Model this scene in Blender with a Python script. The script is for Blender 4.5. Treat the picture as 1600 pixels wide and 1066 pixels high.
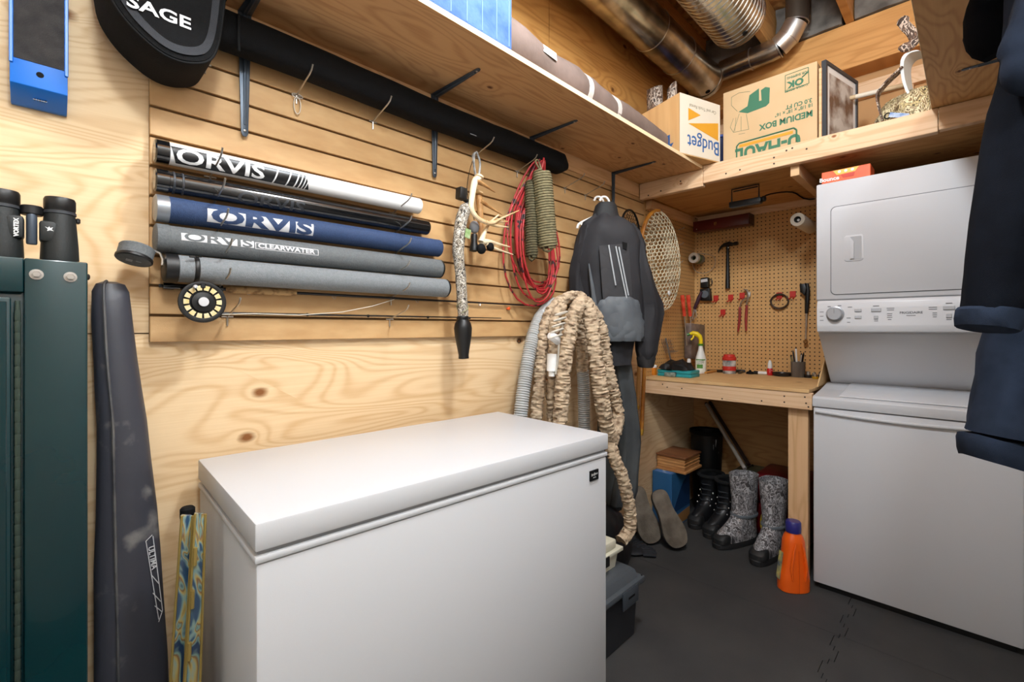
import bpy, bmesh, math, random
from mathutils import Vector, Matrix
random.seed(7)
R = math.radians
PI = math.pi
SC = bpy.context.scene
for o in list(bpy.data.objects):
    bpy.data.objects.remove(o)
COL = SC.collection

# ------------------------------------------------------------------ camera
# x runs along the long wall towards the bench, y towards the long wall, z up, metres
EYE = 1.25
FOC, AZ = 725.0, R(44.8)
cd = bpy.data.cameras.new('camera')
cd.sensor_width = 36
cd.lens = FOC / 1600 * 36
cd.shift_y = -19 / 1600
cd.clip_start = 0.02
cam = bpy.data.objects.new('camera', cd)
cam.location = (0, 0, EYE)
cam.rotation_euler = (PI / 2, 0, AZ - PI / 2)
COL.objects.link(cam)
SC.camera = cam

# ------------------------------------------------------------------ world, lamps, exposure
wd = bpy.data.worlds.new('world')
SC.world = wd
wd.use_nodes = True
wd.node_tree.nodes['Background'].inputs[0].default_value = (0.8, 0.88, 1, 1)
wd.node_tree.nodes['Background'].inputs[1].default_value = 0.3
SC.view_settings.view_transform = 'Standard'
SC.view_settings.look = 'None'
SC.view_settings.gamma = 1
SC.view_settings.use_curve_mapping = False
SC.view_settings.exposure = 0.12


def area(name, loc, sx, sy, power, col=(1, .95, .88), rot=(0, 0, 0)):
    l = bpy.data.lights.new(name, 'AREA')
    l.shape = 'RECTANGLE'
    l.size, l.size_y, l.energy, l.color = sx, sy, power, col
    o = bpy.data.objects.new(name, l)
    o.location = loc
    o.rotation_euler = rot
    COL.objects.link(o)
    return o


LAMPS = [(0.92, 0.36, 2.80, 100), (0.05, -0.28, 2.70, 58)]       # globe bulb under the joists, then an unseen lamp added as fill
for lx, ly, lz, pw in LAMPS:
    l = bpy.data.lights.new('bulb_and_fill', 'POINT')
    l.energy, l.shadow_soft_size, l.color = pw, .10, (.84, .93, 1.0)
    o = bpy.data.objects.new('bulb_and_fill', l)
    o.location = (lx, ly, lz)
    COL.objects.link(o)

# ------------------------------------------------------------------ geometry helpers
_right = (math.sin(AZ), -math.cos(AZ))
_fwd = (math.cos(AZ), math.sin(AZ))


def at(u, v, x=None, y=None, z=None):
    """point of a known wall / floor / shelf plane read off the 1600x1066 survey grid"""
    a, b = (u - 800) / FOC, (514 - v) / FOC
    d = (_fwd[0] + a * _right[0], _fwd[1] + a * _right[1], b)
    t = x / d[0] if x is not None else y / d[1] if y is not None else (z - EYE) / d[2]
    return Vector((t * d[0], t * d[1], EYE + t * d[2]))


class MB:
    def __init__(s):
        s.bm = bmesh.new()

    def loft(s, rings, closed=True, cap=True, wrap=False):
        bm = s.bm
        vr = [[bm.verts.new(p) for p in r] for r in rings]
        n = len(vr[0])
        m = len(vr)
        for i in range(m if wrap else m - 1):
            a, b = vr[i], vr[(i + 1) % m]
            for j in range(n if closed else n - 1):
                k = (j + 1) % n
                try:
                    bm.faces.new((a[j], a[k], b[k], b[j]))
                except ValueError:
                    pass
        if cap and not wrap and closed:
            for r, f in ((vr[0], True), (vr[-1], False)):
                try:
                    bm.faces.new(list(reversed(r)) if f else r)
                except ValueError:
                    pass
        return s

    def box(s, x0, x1, y0, y1, z0, z1, bev=0.0, seg=1, mtx=None):
        bm = s.bm
        v = [bm.verts.new(p) for p in ((x0, y0, z0), (x1, y0, z0), (x1, y1, z0), (x0, y1, z0),
                                       (x0, y0, z1), (x1, y0, z1), (x1, y1, z1), (x0, y1, z1))]
        fs = [bm.faces.new([v[i] for i in q]) for q in
              ((3, 2, 1, 0), (4, 5, 6, 7), (0, 1, 5, 4), (1, 2, 6, 5), (2, 3, 7, 6), (3, 0, 4, 7))]
        if mtx is not None:
            bmesh.ops.transform(bm, matrix=mtx, verts=v)
        if bev > 0:
            es = {e for f in fs for e in f.edges}
            bmesh.ops.bevel(bm, geom=list(es), offset=bev, segments=seg, affect='EDGES', profile=.5)
        return s

    def tube(s, pts, r, seg=8, wrap=False, cap=True, flat=1.0):
        pts = [Vector(p) for p in pts]
        n = len(pts)
        rs = r if isinstance(r, (list, tuple)) else [r] * n
        rings = []
        nrm = None
        for i in range(n):
            if wrap:
                t = pts[(i + 1) % n] - pts[i - 1]
            else:
                t = pts[min(i + 1, n - 1)] - pts[max(i - 1, 0)]
            if t.length < 1e-9:
                t = Vector((0, 0, 1))
            t.normalize()
            if nrm is None:
                nrm = Vector((0, 0, 1)) if abs(t.z) < .9 else Vector((1, 0, 0))
            nrm = (nrm - t * nrm.dot(t))
            if nrm.length < 1e-6:
                nrm = t.orthogonal()
            nrm.normalize()
            b = t.cross(nrm)
            rings.append([pts[i] + (nrm * math.cos(2 * PI * k / seg) * flat + b * math.sin(2 * PI * k / seg)) * rs[i]
                          for k in range(seg)])
        return s.loft(rings, wrap=wrap, cap=cap)

    def cyl(s, p0, p1, r0, r1=None, seg=20, cap=True):
        return s.tube([p0, p1], [r0, r0 if r1 is None else r1], seg, cap=cap)

    def lathe(s, prof, origin=(0, 0, 0), axis=(0, 0, 1), seg=24, cap=True, sq=1.0):
        ax = Vector(axis).normalized()
        q = Vector((0, 0, 1)).rotation_difference(ax).to_matrix()
        o = Vector(origin)
        rings = [[o + q @ Vector((r * math.cos(2 * PI * k / seg), r * sq * math.sin(2 * PI * k / seg), z)) for k in range(seg)]
                 for r, z in prof]
        return s.loft(rings, cap=cap)

    def prism(s, poly, vec, bev=0.0):
        """poly: 3D points of one face, vec: extrusion"""
        vec = Vector(vec)
        bm = s.bm
        a = [bm.verts.new(p) for p in poly]
        b = [bm.verts.new(Vector(p) + vec) for p in poly]
        fs = [bm.faces.new(list(reversed(a))), bm.faces.new(b)]
        n = len(a)
        for i in range(n):
            k = (i + 1) % n
            fs.append(bm.faces.new((a[i], a[k], b[k], b[i])))
        if bev > 0:
            es = {e for f in fs for e in f.edges}
            bmesh.ops.bevel(bm, geom=list(es), offset=bev, segments=2, affect='EDGES', profile=.5)
        return s

    def sheet(s, f, nu, nv, thick=0.0):
        bm = s.bm
        g = [[bm.verts.new(f(i / nu, j / nv)) for j in range(nv + 1)] for i in range(nu + 1)]
        for i in range(nu):
            for j in range(nv):
                bm.faces.new((g[i][j], g[i + 1][j], g[i + 1][j + 1], g[i][j + 1]))
        if thick:
            bmesh.ops.solidify(bm, geom=list(bm.faces), thickness=thick)
        return s

    def ball(s, c, rx, ry=None, rz=None, seg=14, rings=8):
        ry = rx if ry is None else ry
        rz = rx if rz is None else rz
        c = Vector(c)
        rr = []
        for i in range(rings + 1):
            a = -PI / 2 + PI * i / rings
            k = max(math.cos(a), .02)
            rr.append([c + Vector((rx * k * math.cos(2 * PI * j / seg), ry * k * math.sin(2 * PI * j / seg), rz * math.sin(a)))
                       for j in range(seg)])
        return s.loft(rr)

    def noise(s, amp, freq, seed=0):
        from mathutils import noise as nz
        s.bm.normal_update()
        for v in s.bm.verts:
            p = v.co * freq + Vector((seed * 7.3, seed * 3.1, seed))
            v.co += v.normal * amp * nz.noise(p)
        return s

    def subdiv(s, n=1, smooth=1.0):
        for _ in range(n):
            bmesh.ops.subdivide_edges(s.bm, edges=list(s.bm.edges), cuts=1, use_grid_fill=True, smooth=smooth)
        return s

    def xf(s, m):
        bmesh.ops.transform(s.bm, matrix=m, verts=list(s.bm.verts))
        return s


MW = {}


def mk(name, mb, mat, ang=35):
    me = bpy.data.meshes.new(name)
    bm = mb.bm
    bmesh.ops.recalc_face_normals(bm, faces=list(bm.faces))
    bm.to_mesh(me)
    bm.free()
    me.shade_smooth()
    me.set_sharp_from_angle(angle=R(ang))
    for m in (mat if isinstance(mat, (list, tuple)) else [mat]):
        me.materials.append(m)
    return me


def tag(o, label=None, cat=None, group=None, kind=None):
    for k, v in (('label', label), ('category', cat), ('group', group), ('kind', kind)):
        if v:
            o[k] = v
    return o


def obj(name, mb, mat, parent=None, local=False, ang=35):
    """one mesh object; world coordinates unless local (then parent's frame)"""
    me = mk(name, mb, mat, ang)
    o = bpy.data.objects.new(name, me)
    COL.objects.link(o)
    if parent is None:
        xs = [v.co for v in me.vertices]
        c = Vector(((min(p.x for p in xs) + max(p.x for p in xs)) / 2, (min(p.y for p in xs) + max(p.y for p in xs)) / 2,
                    min(p.z for p in xs)))
        me.transform(Matrix.Translation(-c))
        o.location = c
        MW[o] = Matrix.Translation(c)
    else:
        o.parent = parent
        MW[o] = MW[parent]
        if not local:
            me.transform(MW[parent].inverted())
    return o


def solo(name, mb, mat, label, cat, group=None, kind=None, ang=35):
    return tag(obj(name, mb, mat, ang=ang), label, cat, group, kind)


def struct(name, mb, mat):
    return tag(obj(name, mb, mat), kind='structure')


def thing(name, label, cat, loc=(0, 0, 0), rotz=0.0, group=None, mtx=None):
    e = bpy.data.objects.new(name, None)
    e.empty_display_size = .05
    m = mtx if mtx is not None else Matrix.Translation(loc) @ Matrix.Rotation(rotz, 4, 'Z')
    e.matrix_basis = m
    MW[e] = m.copy()
    COL.objects.link(e)
    return tag(e, label, cat, group)


def inst(src, parent, mtx=None, name=None):
    """linked copy of one part under another parent"""
    c = src.copy()
    COL.objects.link(c)
    c.parent = parent
    if parent is not None:
        MW[c] = MW[parent]
    if mtx is not None:
        c.matrix_basis = mtx
    return c


def dup(root, loc, rotz=0.0, label=None, mtx=None):
    r = root.copy()
    COL.objects.link(r)
    m = mtx if mtx is not None else Matrix.Translation(loc) @ Matrix.Rotation(rotz, 4, 'Z')
    r.matrix_basis = m
    MW[r] = m.copy()
    if label:
        r['label'] = label
    for ch in list(root.children):
        c = inst(ch, r)
        for g in list(ch.children):
            inst(g, c)
    return r


# ------------------------------------------------------------------ materials
def srgb(r, g, b):
    return tuple(((c / 255 + .055) / 1.055) ** 2.4 if c > 10 else c / 255 / 12.92 for c in (r, g, b)) + (1,)


def nodes(name):
    m = bpy.data.materials.new(name)
    m.use_nodes = True
    nt = m.node_tree
    return m, nt, nt.nodes['Principled BSDF'], nt.nodes.new, nt.links.new


def M(name, c, rough=.5, metal=0.0, c2=None, vs=6.0, lo=.35, hi=.65, bump=0.0, bs=80.0, coat=0.0, stretch=(1, 1, 1), spec=.5, alpha=1.0,
      trans=0.0, sheen=0.0, detail=3.0):
    m, nt, b, new, link = nodes(name)
    b.inputs['Base Color'].default_value = srgb(*c)
    b.inputs['Roughness'].default_value = rough
    b.inputs['Metallic'].default_value = metal
    b.inputs['Coat Weight'].default_value = coat
    b.inputs['Specular IOR Level'].default_value = spec
    b.inputs['Alpha'].default_value = alpha
    b.inputs['Transmission Weight'].default_value = trans
    b.inputs['Sheen Weight'].default_value = sheen
    if c2 or bump:
        tc = new('ShaderNodeTexCoord')
        mp = new('ShaderNodeMapping')
        mp.inputs['Scale'].default_value = stretch
        link(tc.outputs['Object'], mp.inputs[0])
    if c2:
        n = new('ShaderNodeTexNoise')
        n.inputs['Scale'].default_value = vs
        n.inputs['Detail'].default_value = detail
        link(mp.outputs[0], n.inputs['Vector'])
        r = new('ShaderNodeValToRGB')
        r.color_ramp.elements[0].position = lo
        r.color_ramp.elements[1].position = hi
        r.color_ramp.elements[0].color = srgb(*c)
        r.color_ramp.elements[1].color = srgb(*c2)
        link(n.outputs['Fac'], r.inputs[0])
        link(r.outputs[0], b.inputs['Base Color'])
    if bump:
        n = new('ShaderNodeTexNoise')
        n.inputs['Scale'].default_value = bs
        n.inputs['Detail'].default_value = 2
        link(mp.outputs[0], n.inputs['Vector'])
        bp = new('ShaderNodeBump')
        bp.inputs['Strength'].default_value = bump
        bp.inputs['Distance'].default_value = .004
        link(n.outputs['Fac'], bp.inputs['Height'])
        link(bp.outputs[0], b.inputs['Normal'])
    return m


def wood(name, c1, c2, knot=(120, 70, 30), g='x', c='z', rings=16.0, gs=.55, cs=2.6, ks=1.5, kr=.035, rough=.6, fine=.35, off=(0, 0)):
    """veneer / sawn wood: grain lines along axis g across axis c, with knots"""
    m, nt, b, new, link = nodes(name)
    b.inputs['Roughness'].default_value = rough
    b.inputs['Specular IOR Level'].default_value = .3

    def math_(op, a, bb=None, clamp=False):
        n = new('ShaderNodeMath')
        n.operation = op
        n.use_clamp = clamp
        for i, q in enumerate((a, bb)):
            if q is None:
                continue
            if isinstance(q, (int, float)):
                n.inputs[i].default_value = q
            else:
                link(q, n.inputs[i])
        return n.outputs[0]
    tc = new('ShaderNodeTexCoord')
    sp = new('ShaderNodeSeparateXYZ')
    link(tc.outputs['Object'], sp.inputs[0])
    G, Cc = sp.outputs[g.upper()], sp.outputs[c.upper()]

    def vec(a, bb, k=0.0):
        n = new('ShaderNodeCombineXYZ')
        link(math_('ADD', math_('MULTIPLY', G, a), off[0]), n.inputs[0])
        link(math_('ADD', math_('MULTIPLY', Cc, bb), off[1]), n.inputs[1])
        n.inputs[2].default_value = k
        return n.outputs[0]

    def noise(v, sc, det=2.0, dist=0.0):
        n = new('ShaderNodeTexNoise')
        n.inputs['Scale'].default_value = sc
        n.inputs['Detail'].default_value = det
        n.inputs['Distortion'].default_value = dist
        link(v, n.inputs['Vector'])
        return n.outputs['Fac']
    vo = new('ShaderNodeTexVoronoi')
    vo.voronoi_dimensions = '2D'
    vo.inputs['Scale'].default_value = ks
    link(vec(1.0, 1.5), vo.inputs['Vector'])
    sc = new('ShaderNodeSeparateColor')
    link(vo.outputs['Color'], sc.inputs[0])
    gate = math_('GREATER_THAN', sc.outputs[0], .45)
    d = vo.outputs['Distance']
    halo = math_('MULTIPLY', math_('POWER', math_('SUBTRACT', 1.0, math_('MULTIPLY', d, 2.2), True), 3.0), gate)
    n0 = noise(vec(gs, cs), 1.6, 2.0, .5)
    ph = math_('ADD', math_('MULTIPLY', n0, rings), math_('MULTIPLY', halo, 3.0))
    s = math_('ADD', math_('MULTIPLY', math_('SINE', math_('MULTIPLY', ph, 6.28)), .5), .5)
    s = math_('POWER', s, 2.2)
    f = noise(vec(3.0, 110.0, 3.0), 1.0, 3.0)
    big = noise(vec(.8, 1.6, 9.0), 1.3, 1.0)
    t = math_('ADD', math_('ADD', math_('MULTIPLY', s, .5), math_('MULTIPLY', math_('SUBTRACT', f, .5), fine * 2)),
              math_('MULTIPLY', math_('SUBTRACT', big, .42), .55), True)
    r = new('ShaderNodeMix')
    r.data_type = 'RGBA'
    r.inputs[6].default_value = srgb(*c1)
    r.inputs[7].default_value = srgb(*c2)
    link(t, r.inputs[0])
    kz = math_('MULTIPLY', math_('SUBTRACT', 1.0, math_('DIVIDE', math_('ADD', d, math_('MULTIPLY', math_('SUBTRACT', f, .5), .05)), kr), True), gate)
    kz = math_('MULTIPLY', kz, 1.6, True)
    r2 = new('ShaderNodeMix')
    r2.data_type = 'RGBA'
    link(kz, r2.inputs[0])
    link(r.outputs[2], r2.inputs[6])
    r2.inputs[7].default_value = srgb(*knot)
    link(r2.outputs[2], b.inputs['Base Color'])
    bp = new('ShaderNodeBump')
    bp.inputs['Strength'].default_value = .25
    bp.inputs['Distance'].default_value = .002
    link(f, bp.inputs['Height'])
    link(bp.outputs[0], b.inputs['Normal'])
    return m


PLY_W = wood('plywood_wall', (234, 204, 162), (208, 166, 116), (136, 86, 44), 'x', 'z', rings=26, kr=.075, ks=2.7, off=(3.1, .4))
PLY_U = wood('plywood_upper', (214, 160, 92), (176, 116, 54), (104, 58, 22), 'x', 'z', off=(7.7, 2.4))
PLY_S = wood('plywood_shelf', (212, 166, 116), (176, 124, 76), (104, 62, 34), 'x', 'y', ks=3.2, kr=.05, cs=4, gs=.7, off=(1.2, 5))
PLY_D = wood('plywood_deck', (206, 156, 98), (170, 116, 64), (104, 62, 34), 'y', 'x', ks=3.0, kr=.05, off=(4, 1))
PLY_B = wood('plywood_backing', (206, 160, 108), (170, 120, 70), (104, 62, 30), 'y', 'z', cs=3.4, off=(.4, 8))
PLY_BT = wood('plywood_benchtop', (226, 186, 132), (198, 150, 96), (128, 80, 40), 'y', 'x', cs=4, off=(2, 3))
OSB = M('strand_board', (196, 146, 84), .7, c2=(140, 92, 44), vs=26, stretch=(1, 1, .4), bump=.3, bs=50)
LUM_Y = wood('pine_along_y', (232, 196, 158), (206, 160, 116), (140, 86, 46), 'y', 'z', rings=9, gs=.5, cs=7, ks=4, kr=.05, off=(6, 2))
LUM_X = wood('pine_along_x', (226, 184, 138), (196, 146, 96), (130, 80, 40), 'x', 'z', rings=9, gs=.5, cs=7, ks=4, kr=.05, off=(2, 6))
LUM_Z = wood('pine_upright', (226, 184, 140), (200, 152, 104), (132, 84, 44), 'z', 'y', rings=9, gs=.5, cs=7, ks=4, kr=.05, off=(9, 6))
HDR = wood('header_timber', (216, 160, 96), (186, 128, 66), (110, 64, 28), 'y', 'z', rings=12, gs=.5, cs=3.4, ks=2.2, kr=.03, off=(5, 5))
SLAT = M('slat_board', (204, 164, 114), .55, c2=(192, 150, 100), vs=9, stretch=(1, 1, 3), bump=.08, bs=300)
GROOVE = M('slat_groove', (128, 98, 62), .8)
SPRUCE = M('screw_dark', (52, 40, 32), .5, .4)
WHITE_P = M('painted_drywall', (232, 230, 224), .8)
ENAMEL = M('white_enamel', (208, 208, 211), .5, bump=.02, bs=400)
ENAMEL2 = M('white_enamel_panel', (222, 222, 225), .35)
FREEZE = M('freezer_enamel', (211, 213, 217), .36, bump=.025, bs=320)
GASKET = M('freezer_gasket', (150, 151, 154), .5)
BLACK = M('black_plastic', (12, 12, 13), .45)
BLACKM = M('black_matte', (9, 9, 10), .8, spec=.25)
DGREY = M('dark_grey_plastic', (52, 55, 60), .5)
MGREY = M('mid_grey_plastic', (96, 102, 108), .5)
LGREY = M('light_grey_print', (150, 152, 156), .5)
STEEL = M('bright_steel', (190, 188, 184), .3, .9)
GALV = M('galvanized_steel', (200, 198, 192), .24, .95, c2=(150, 148, 140), vs=5, stretch=(2, 2, 2))
GREYM = M('grey_painted_steel', (74, 84, 96), .4, .35)
WHITE = M('white_plastic', (236, 236, 234), .4)
RUBBER = M('rubber_mat', (50, 50, 51), .75, c2=(62, 61, 60), vs=3.5, bump=.15, bs=160, detail=8)


def pegboard(name, a, c):
    """hardboard with 1-inch hole grid on axes a, c"""
    m, nt, b, new, link = nodes(name)
    b.inputs['Roughness'].default_value = .6

    def math_(op, x, y=None):
        n = new('ShaderNodeMath')
        n.operation = op
        for i, q in enumerate((x, y)):
            if q is None:
                continue
            if isinstance(q, (int, float)):
                n.inputs[i].default_value = q
            else:
                link(q, n.inputs[i])
        return n.outputs[0]
    tc = new('ShaderNodeTexCoord')
    sp = new('ShaderNodeSeparateXYZ')
    link(tc.outputs['Object'], sp.inputs[0])

    def cell(o):
        return math_('SUBTRACT', math_('FRACT', math_('ADD', math_('MULTIPLY', o, 1 / .0254), 100.0)), .5)
    x, y = cell(sp.outputs[a]), cell(sp.outputs[c])
    d = math_('SQRT', math_('ADD', math_('MULTIPLY', x, x), math_('MULTIPLY', y, y)))
    hole = math_('LESS_THAN', d, .165)
    n = new('ShaderNodeTexNoise')
    n.inputs['Scale'].default_value = 14
    link(tc.outputs['Object'], n.inputs['Vector'])
    rr = new('ShaderNodeValToRGB')
    rr.color_ramp.elements[0].color = srgb(202, 152, 92)
    rr.color_ramp.elements[1].color = srgb(214, 168, 108)
    link(n.outputs['Fac'], rr.inputs[0])
    mx = new('ShaderNodeMix')
    mx.data_type = 'RGBA'
    link(hole, mx.inputs[0])
    link(rr.outputs[0], mx.inputs[6])
    mx.inputs[7].default_value = srgb(66, 40, 18)
    link(mx.outputs[2], b.inputs['Base Color'])
    bp = new('ShaderNodeBump')
    bp.inputs['Strength'].default_value = .6
    bp.inputs['Distance'].default_value = .003
    link(math_('SUBTRACT', 1.0, hole), bp.inputs['Height'])
    link(bp.outputs[0], b.inputs['Normal'])
    return m


PEG_YZ = pegboard('pegboard_end', 'Y', 'Z')
PEG_XZ = pegboard('pegboard_side', 'X', 'Z')


def camo(name, cols, vs=14, rough=.7, stretch=(1, 1, .5), bump=.2):
    m, nt, b, new, link = nodes(name)
    b.inputs['Roughness'].default_value = rough
    tc = new('ShaderNodeTexCoord')
    mp = new('ShaderNodeMapping')
    mp.inputs['Scale'].default_value = stretch
    link(tc.outputs['Object'], mp.inputs[0])
    n = new('ShaderNodeTexNoise')
    n.inputs['Scale'].default_value = vs
    n.inputs['Detail'].default_value = 4
    n.inputs['Distortion'].default_value = 1.5
    link(mp.outputs[0], n.inputs['Vector'])
    r = new('ShaderNodeValToRGB')
    r.color_ramp.interpolation = 'CONSTANT'
    el = r.color_ramp.elements
    el[0].color = srgb(*cols[0])
    el[0].position = 0
    el[1].color = srgb(*cols[1])
    k = len(cols)
    el[1].position = .36
    for i in range(2, k):
        e = el.new(.36 + .30 * (i - 1) / (k - 1))
        e.color = srgb(*cols[i])
    link(n.outputs['Fac'], r.inputs[0])
    link(r.outputs[0], b.inputs['Base Color'])
    bp = new('ShaderNodeBump')
    bp.inputs['Strength'].default_value = bump
    bp.inputs['Distance'].default_value = .003
    link(n.outputs['Fac'], bp.inputs['Height'])
    link(bp.outputs[0], b.inputs['Normal'])
    return m


# ------------------------------------------------------------------ lettering
def text_mb(s, size, bold=0.0, sx=1.0, align='LEFT', ext=.0):
    c = bpy.data.curves.new('t', 'FONT')
    c.body = s
    c.size = size
    c.offset = bold
    c.align_x = align
    c.align_y = 'CENTER'
    c.extrude = ext
    c.resolution_u = 3
    o = bpy.data.objects.new('t', c)
    COL.objects.link(o)
    bpy.context.view_layer.update()
    me = bpy.data.meshes.new_from_object(o.evaluated_get(bpy.context.evaluated_depsgraph_get()))
    bpy.data.objects.remove(o)
    mb = MB()
    mb.bm.from_mesh(me)
    bpy.data.meshes.remove(me)
    mb.xf(Matrix.Diagonal((sx, 1, 1, 1)))
    return mb


def letter(s, size, mat, parent, org, right, up, bold=0.0, sx=1.0, align='CENTER', name='lettering', ext=.0004):
    r, u = Vector(right).normalized(), Vector(up).normalized()
    n = r.cross(u)
    m = Matrix(((r.x, u.x, n.x, org[0]), (r.y, u.y, n.y, org[1]), (r.z, u.z, n.z, org[2]), (0, 0, 0, 1)))
    mb = text_mb(s, size, bold, sx, align, ext)
    mb.xf(m)
    return obj(name, mb, mat, parent)

# ================================================================== SETTING
WY, SY, FX, PX = 1.468, 1.45, 3.40, 3.383       # plywood wall, slat face, end wall, pegboard face
RY, NX, CZ = -.45, -1.6, 3.02                   # right wall, near wall, underside of joists

# floor: interlocking rubber mats on a slab
fl = struct('floor', MB().box(NX, FX + .1, RY - .1, WY + .1, -.06, -.012), M('concrete_slab', (40, 40, 40), .9))


def teeth(p, q, n, depth, ph=0):
    """jigsaw edge from p to q"""
    p, q = Vector(p), Vector(q)
    d = (q - p) / n
    nn = Vector((-d.y, d.x)).normalized() * depth
    out = []
    for i in range(n):
        a = p + d * i
        sgn = 1 if (i + ph) % 2 else -1
        out += [a + d * .18 + nn * 0, a + d * .08 + nn * sgn, a + d * .92 + nn * sgn, a + d * .82 + nn * 0]
    return out


sx, sy = [NX, -.16, 1.06, 2.28, FX], [RY, .385, 1.46]
for i in range(4):
    for j in range(2):
        e = .0012
        x0, x1, y0, y1 = sx[i] + e, sx[i + 1] - e, sy[j] + e, sy[j + 1] - e
        pl = [(x0, y0), (x1, y0)]
        if j == 0:
            pl += teeth((x1, y1), (x0, y1), 12, .016)
        else:
            pl = teeth((x0, y0 + 0), (x1, y0 + 0), 12, .016, 0)
            pl += [(x1, y1), (x0, y1)]
        if j == 0:
            pl = [pl[0], pl[1], (x1, y1)] + pl[2:] + [(x0, y1)]
        else:
            pl = [(x0, y0)] + pl[:-2] + [(x1, y0)] + pl[-2:]
        mb = MB()
        mb.prism([(p[0], p[1], -.012) for p in pl], (0, 0, .012))
        o = obj('floor_mat', mb, RUBBER, fl)

wl = struct('wall_left', MB().box(NX, FX + .1, WY + .012, WY + .08, 0, 3.4), M('stud_space', (120, 84, 50), .9))
# plywood sheets with visible seams
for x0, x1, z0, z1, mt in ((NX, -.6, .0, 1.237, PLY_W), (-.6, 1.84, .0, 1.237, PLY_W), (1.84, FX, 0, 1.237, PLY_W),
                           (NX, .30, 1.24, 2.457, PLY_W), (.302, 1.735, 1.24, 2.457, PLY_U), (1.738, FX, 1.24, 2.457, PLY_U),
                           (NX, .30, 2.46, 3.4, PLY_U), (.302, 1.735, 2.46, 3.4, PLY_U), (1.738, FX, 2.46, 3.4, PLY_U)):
    o = obj('plywood_sheet', MB().box(x0, x1 - .0015, WY, WY + .012, z0, z1), mt, wl)
wf = struct('wall_far', MB().box(FX, FX + .1, RY - .1, WY + .1, 0, 3.4), M('far_wall_board', (196, 150, 100), .8))
obj('plywood_sheet', MB().box(FX - .012, FX, -.45, WY, 0, .935), PLY_B, wf)
obj('header_beam', MB().box(3.25, FX, RY, WY - .02, 2.745, 3.004, .003), HDR, wf)
obj('nailing_strip', MB().box(3.36, FX, RY, WY - .02, 2.60, 2.69, .002), LUM_Y, wf)
for y in (.25, .66, 1.07):
    obj('stud', MB().box(3.365, FX, y - .02, y + .02, 2.16, 2.60, .002), LUM_Z, wf)
wr = struct('wall_right', MB().box(NX, FX + .1, RY - .08, RY, 0, 3.4), WHITE_P)
wn = struct('wall_near', MB().box(NX - .08, NX, RY - .1, WY + .1, 0, 3.4), WHITE_P)
ce = struct('ceiling', MB().box(NX, FX + .1, RY - .1, WY + .1, 3.255, 3.3), OSB)
for y in (-.25, .10, .50, .905, 1.34):
    obj('joist', MB().box(NX, FX - .02, y - .02, y + .02, 3.006, 3.255, .002), wood('joist_wood', (206, 152, 90), (172, 116, 58), g='x', c='z', cs=5) if y < -.2 else bpy.data.materials['joist_wood'], ce)

# pegboards
peg = obj('pegboard', MB().box(PX, FX - .012 - .001, .52, WY - .005, .93, 2.10), PEG_YZ, wf)
peg2 = obj('pegboard', MB().box(2.634, PX - .001, SY + .008, WY - .001, .955, 2.06), PEG_XZ, wl)
obj('top_strip', MB().box(PX - .03, FX - .012, .40, WY - .02, 2.02, 2.085, .002), LUM_Y, wf)
obj('side_strip', MB().box(2.66, PX - .031, SY - .03, SY + .007, 2.0, 2.055, .002), LUM_X, wl)

# slat board
sw = thing('slat_board_panel', 'tan slotted display board screwed to the plywood wall', 'slatwall', (.184, WY, 1.217))
obj('backing', MB().box(.184, 2.63, SY + .011, WY - .0005, 1.217, 2.125), GROOVE, sw)
zs = [1.217] + [1.284 + .0745 * i for i in range(11)] + [2.125]
for i in range(len(zs) - 1):
    a, b = zs[i] + (.0035 if i else 0), zs[i + 1] - .0035
    obj('slat', MB().box(.184, 2.63, SY, SY + .0108, a, b, .0012), SLAT, sw)

# lamp of the room, and a second one added only for fill light
for k, (lx, ly, lz, pw) in enumerate(LAMPS):
    t = thing('ceiling_and_fill_light', 'white keyless lamp holder screwed under the joists ' + ('above the freezer' if k == 0 else 'beside the side shelf, added as unseen fill light'), 'lamp', (lx, ly, lz))
    obj('holder', MB().lathe([(.03, .11), (.035, .115), (.05, 2.96 - lz), (.055, 2.999 - lz), (.02, 2.9995 - lz)], (lx, ly, lz), (0, 0, 1), 24), WHITE, t)
    obj('mounting_bar', MB().box(lx - .03, lx + .03, -.40, .93, 3.0, 3.0055), WHITE, t)

# ------------------------------------------------------------------ shelves
sh = thing('wall_shelf', 'long plywood shelf running above the slotted board', 'shelf', (.2, WY, 2.13))
obj('board', MB().box(.18, 2.588, 1.056, WY - .001, 2.131, 2.148, .001), PLY_S, sh)
obj('edge_band', MB().box(.18, 2.588, 1.0545, 1.056, 2.131, 2.148), M('fresh_ply_edge', (240, 214, 172), .6), sh)
obj('cleat', MB().box(.30, 2.549, SY - .010, SY - .0005, 2.052, 2.1305, .002), LUM_X, sh)

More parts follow.
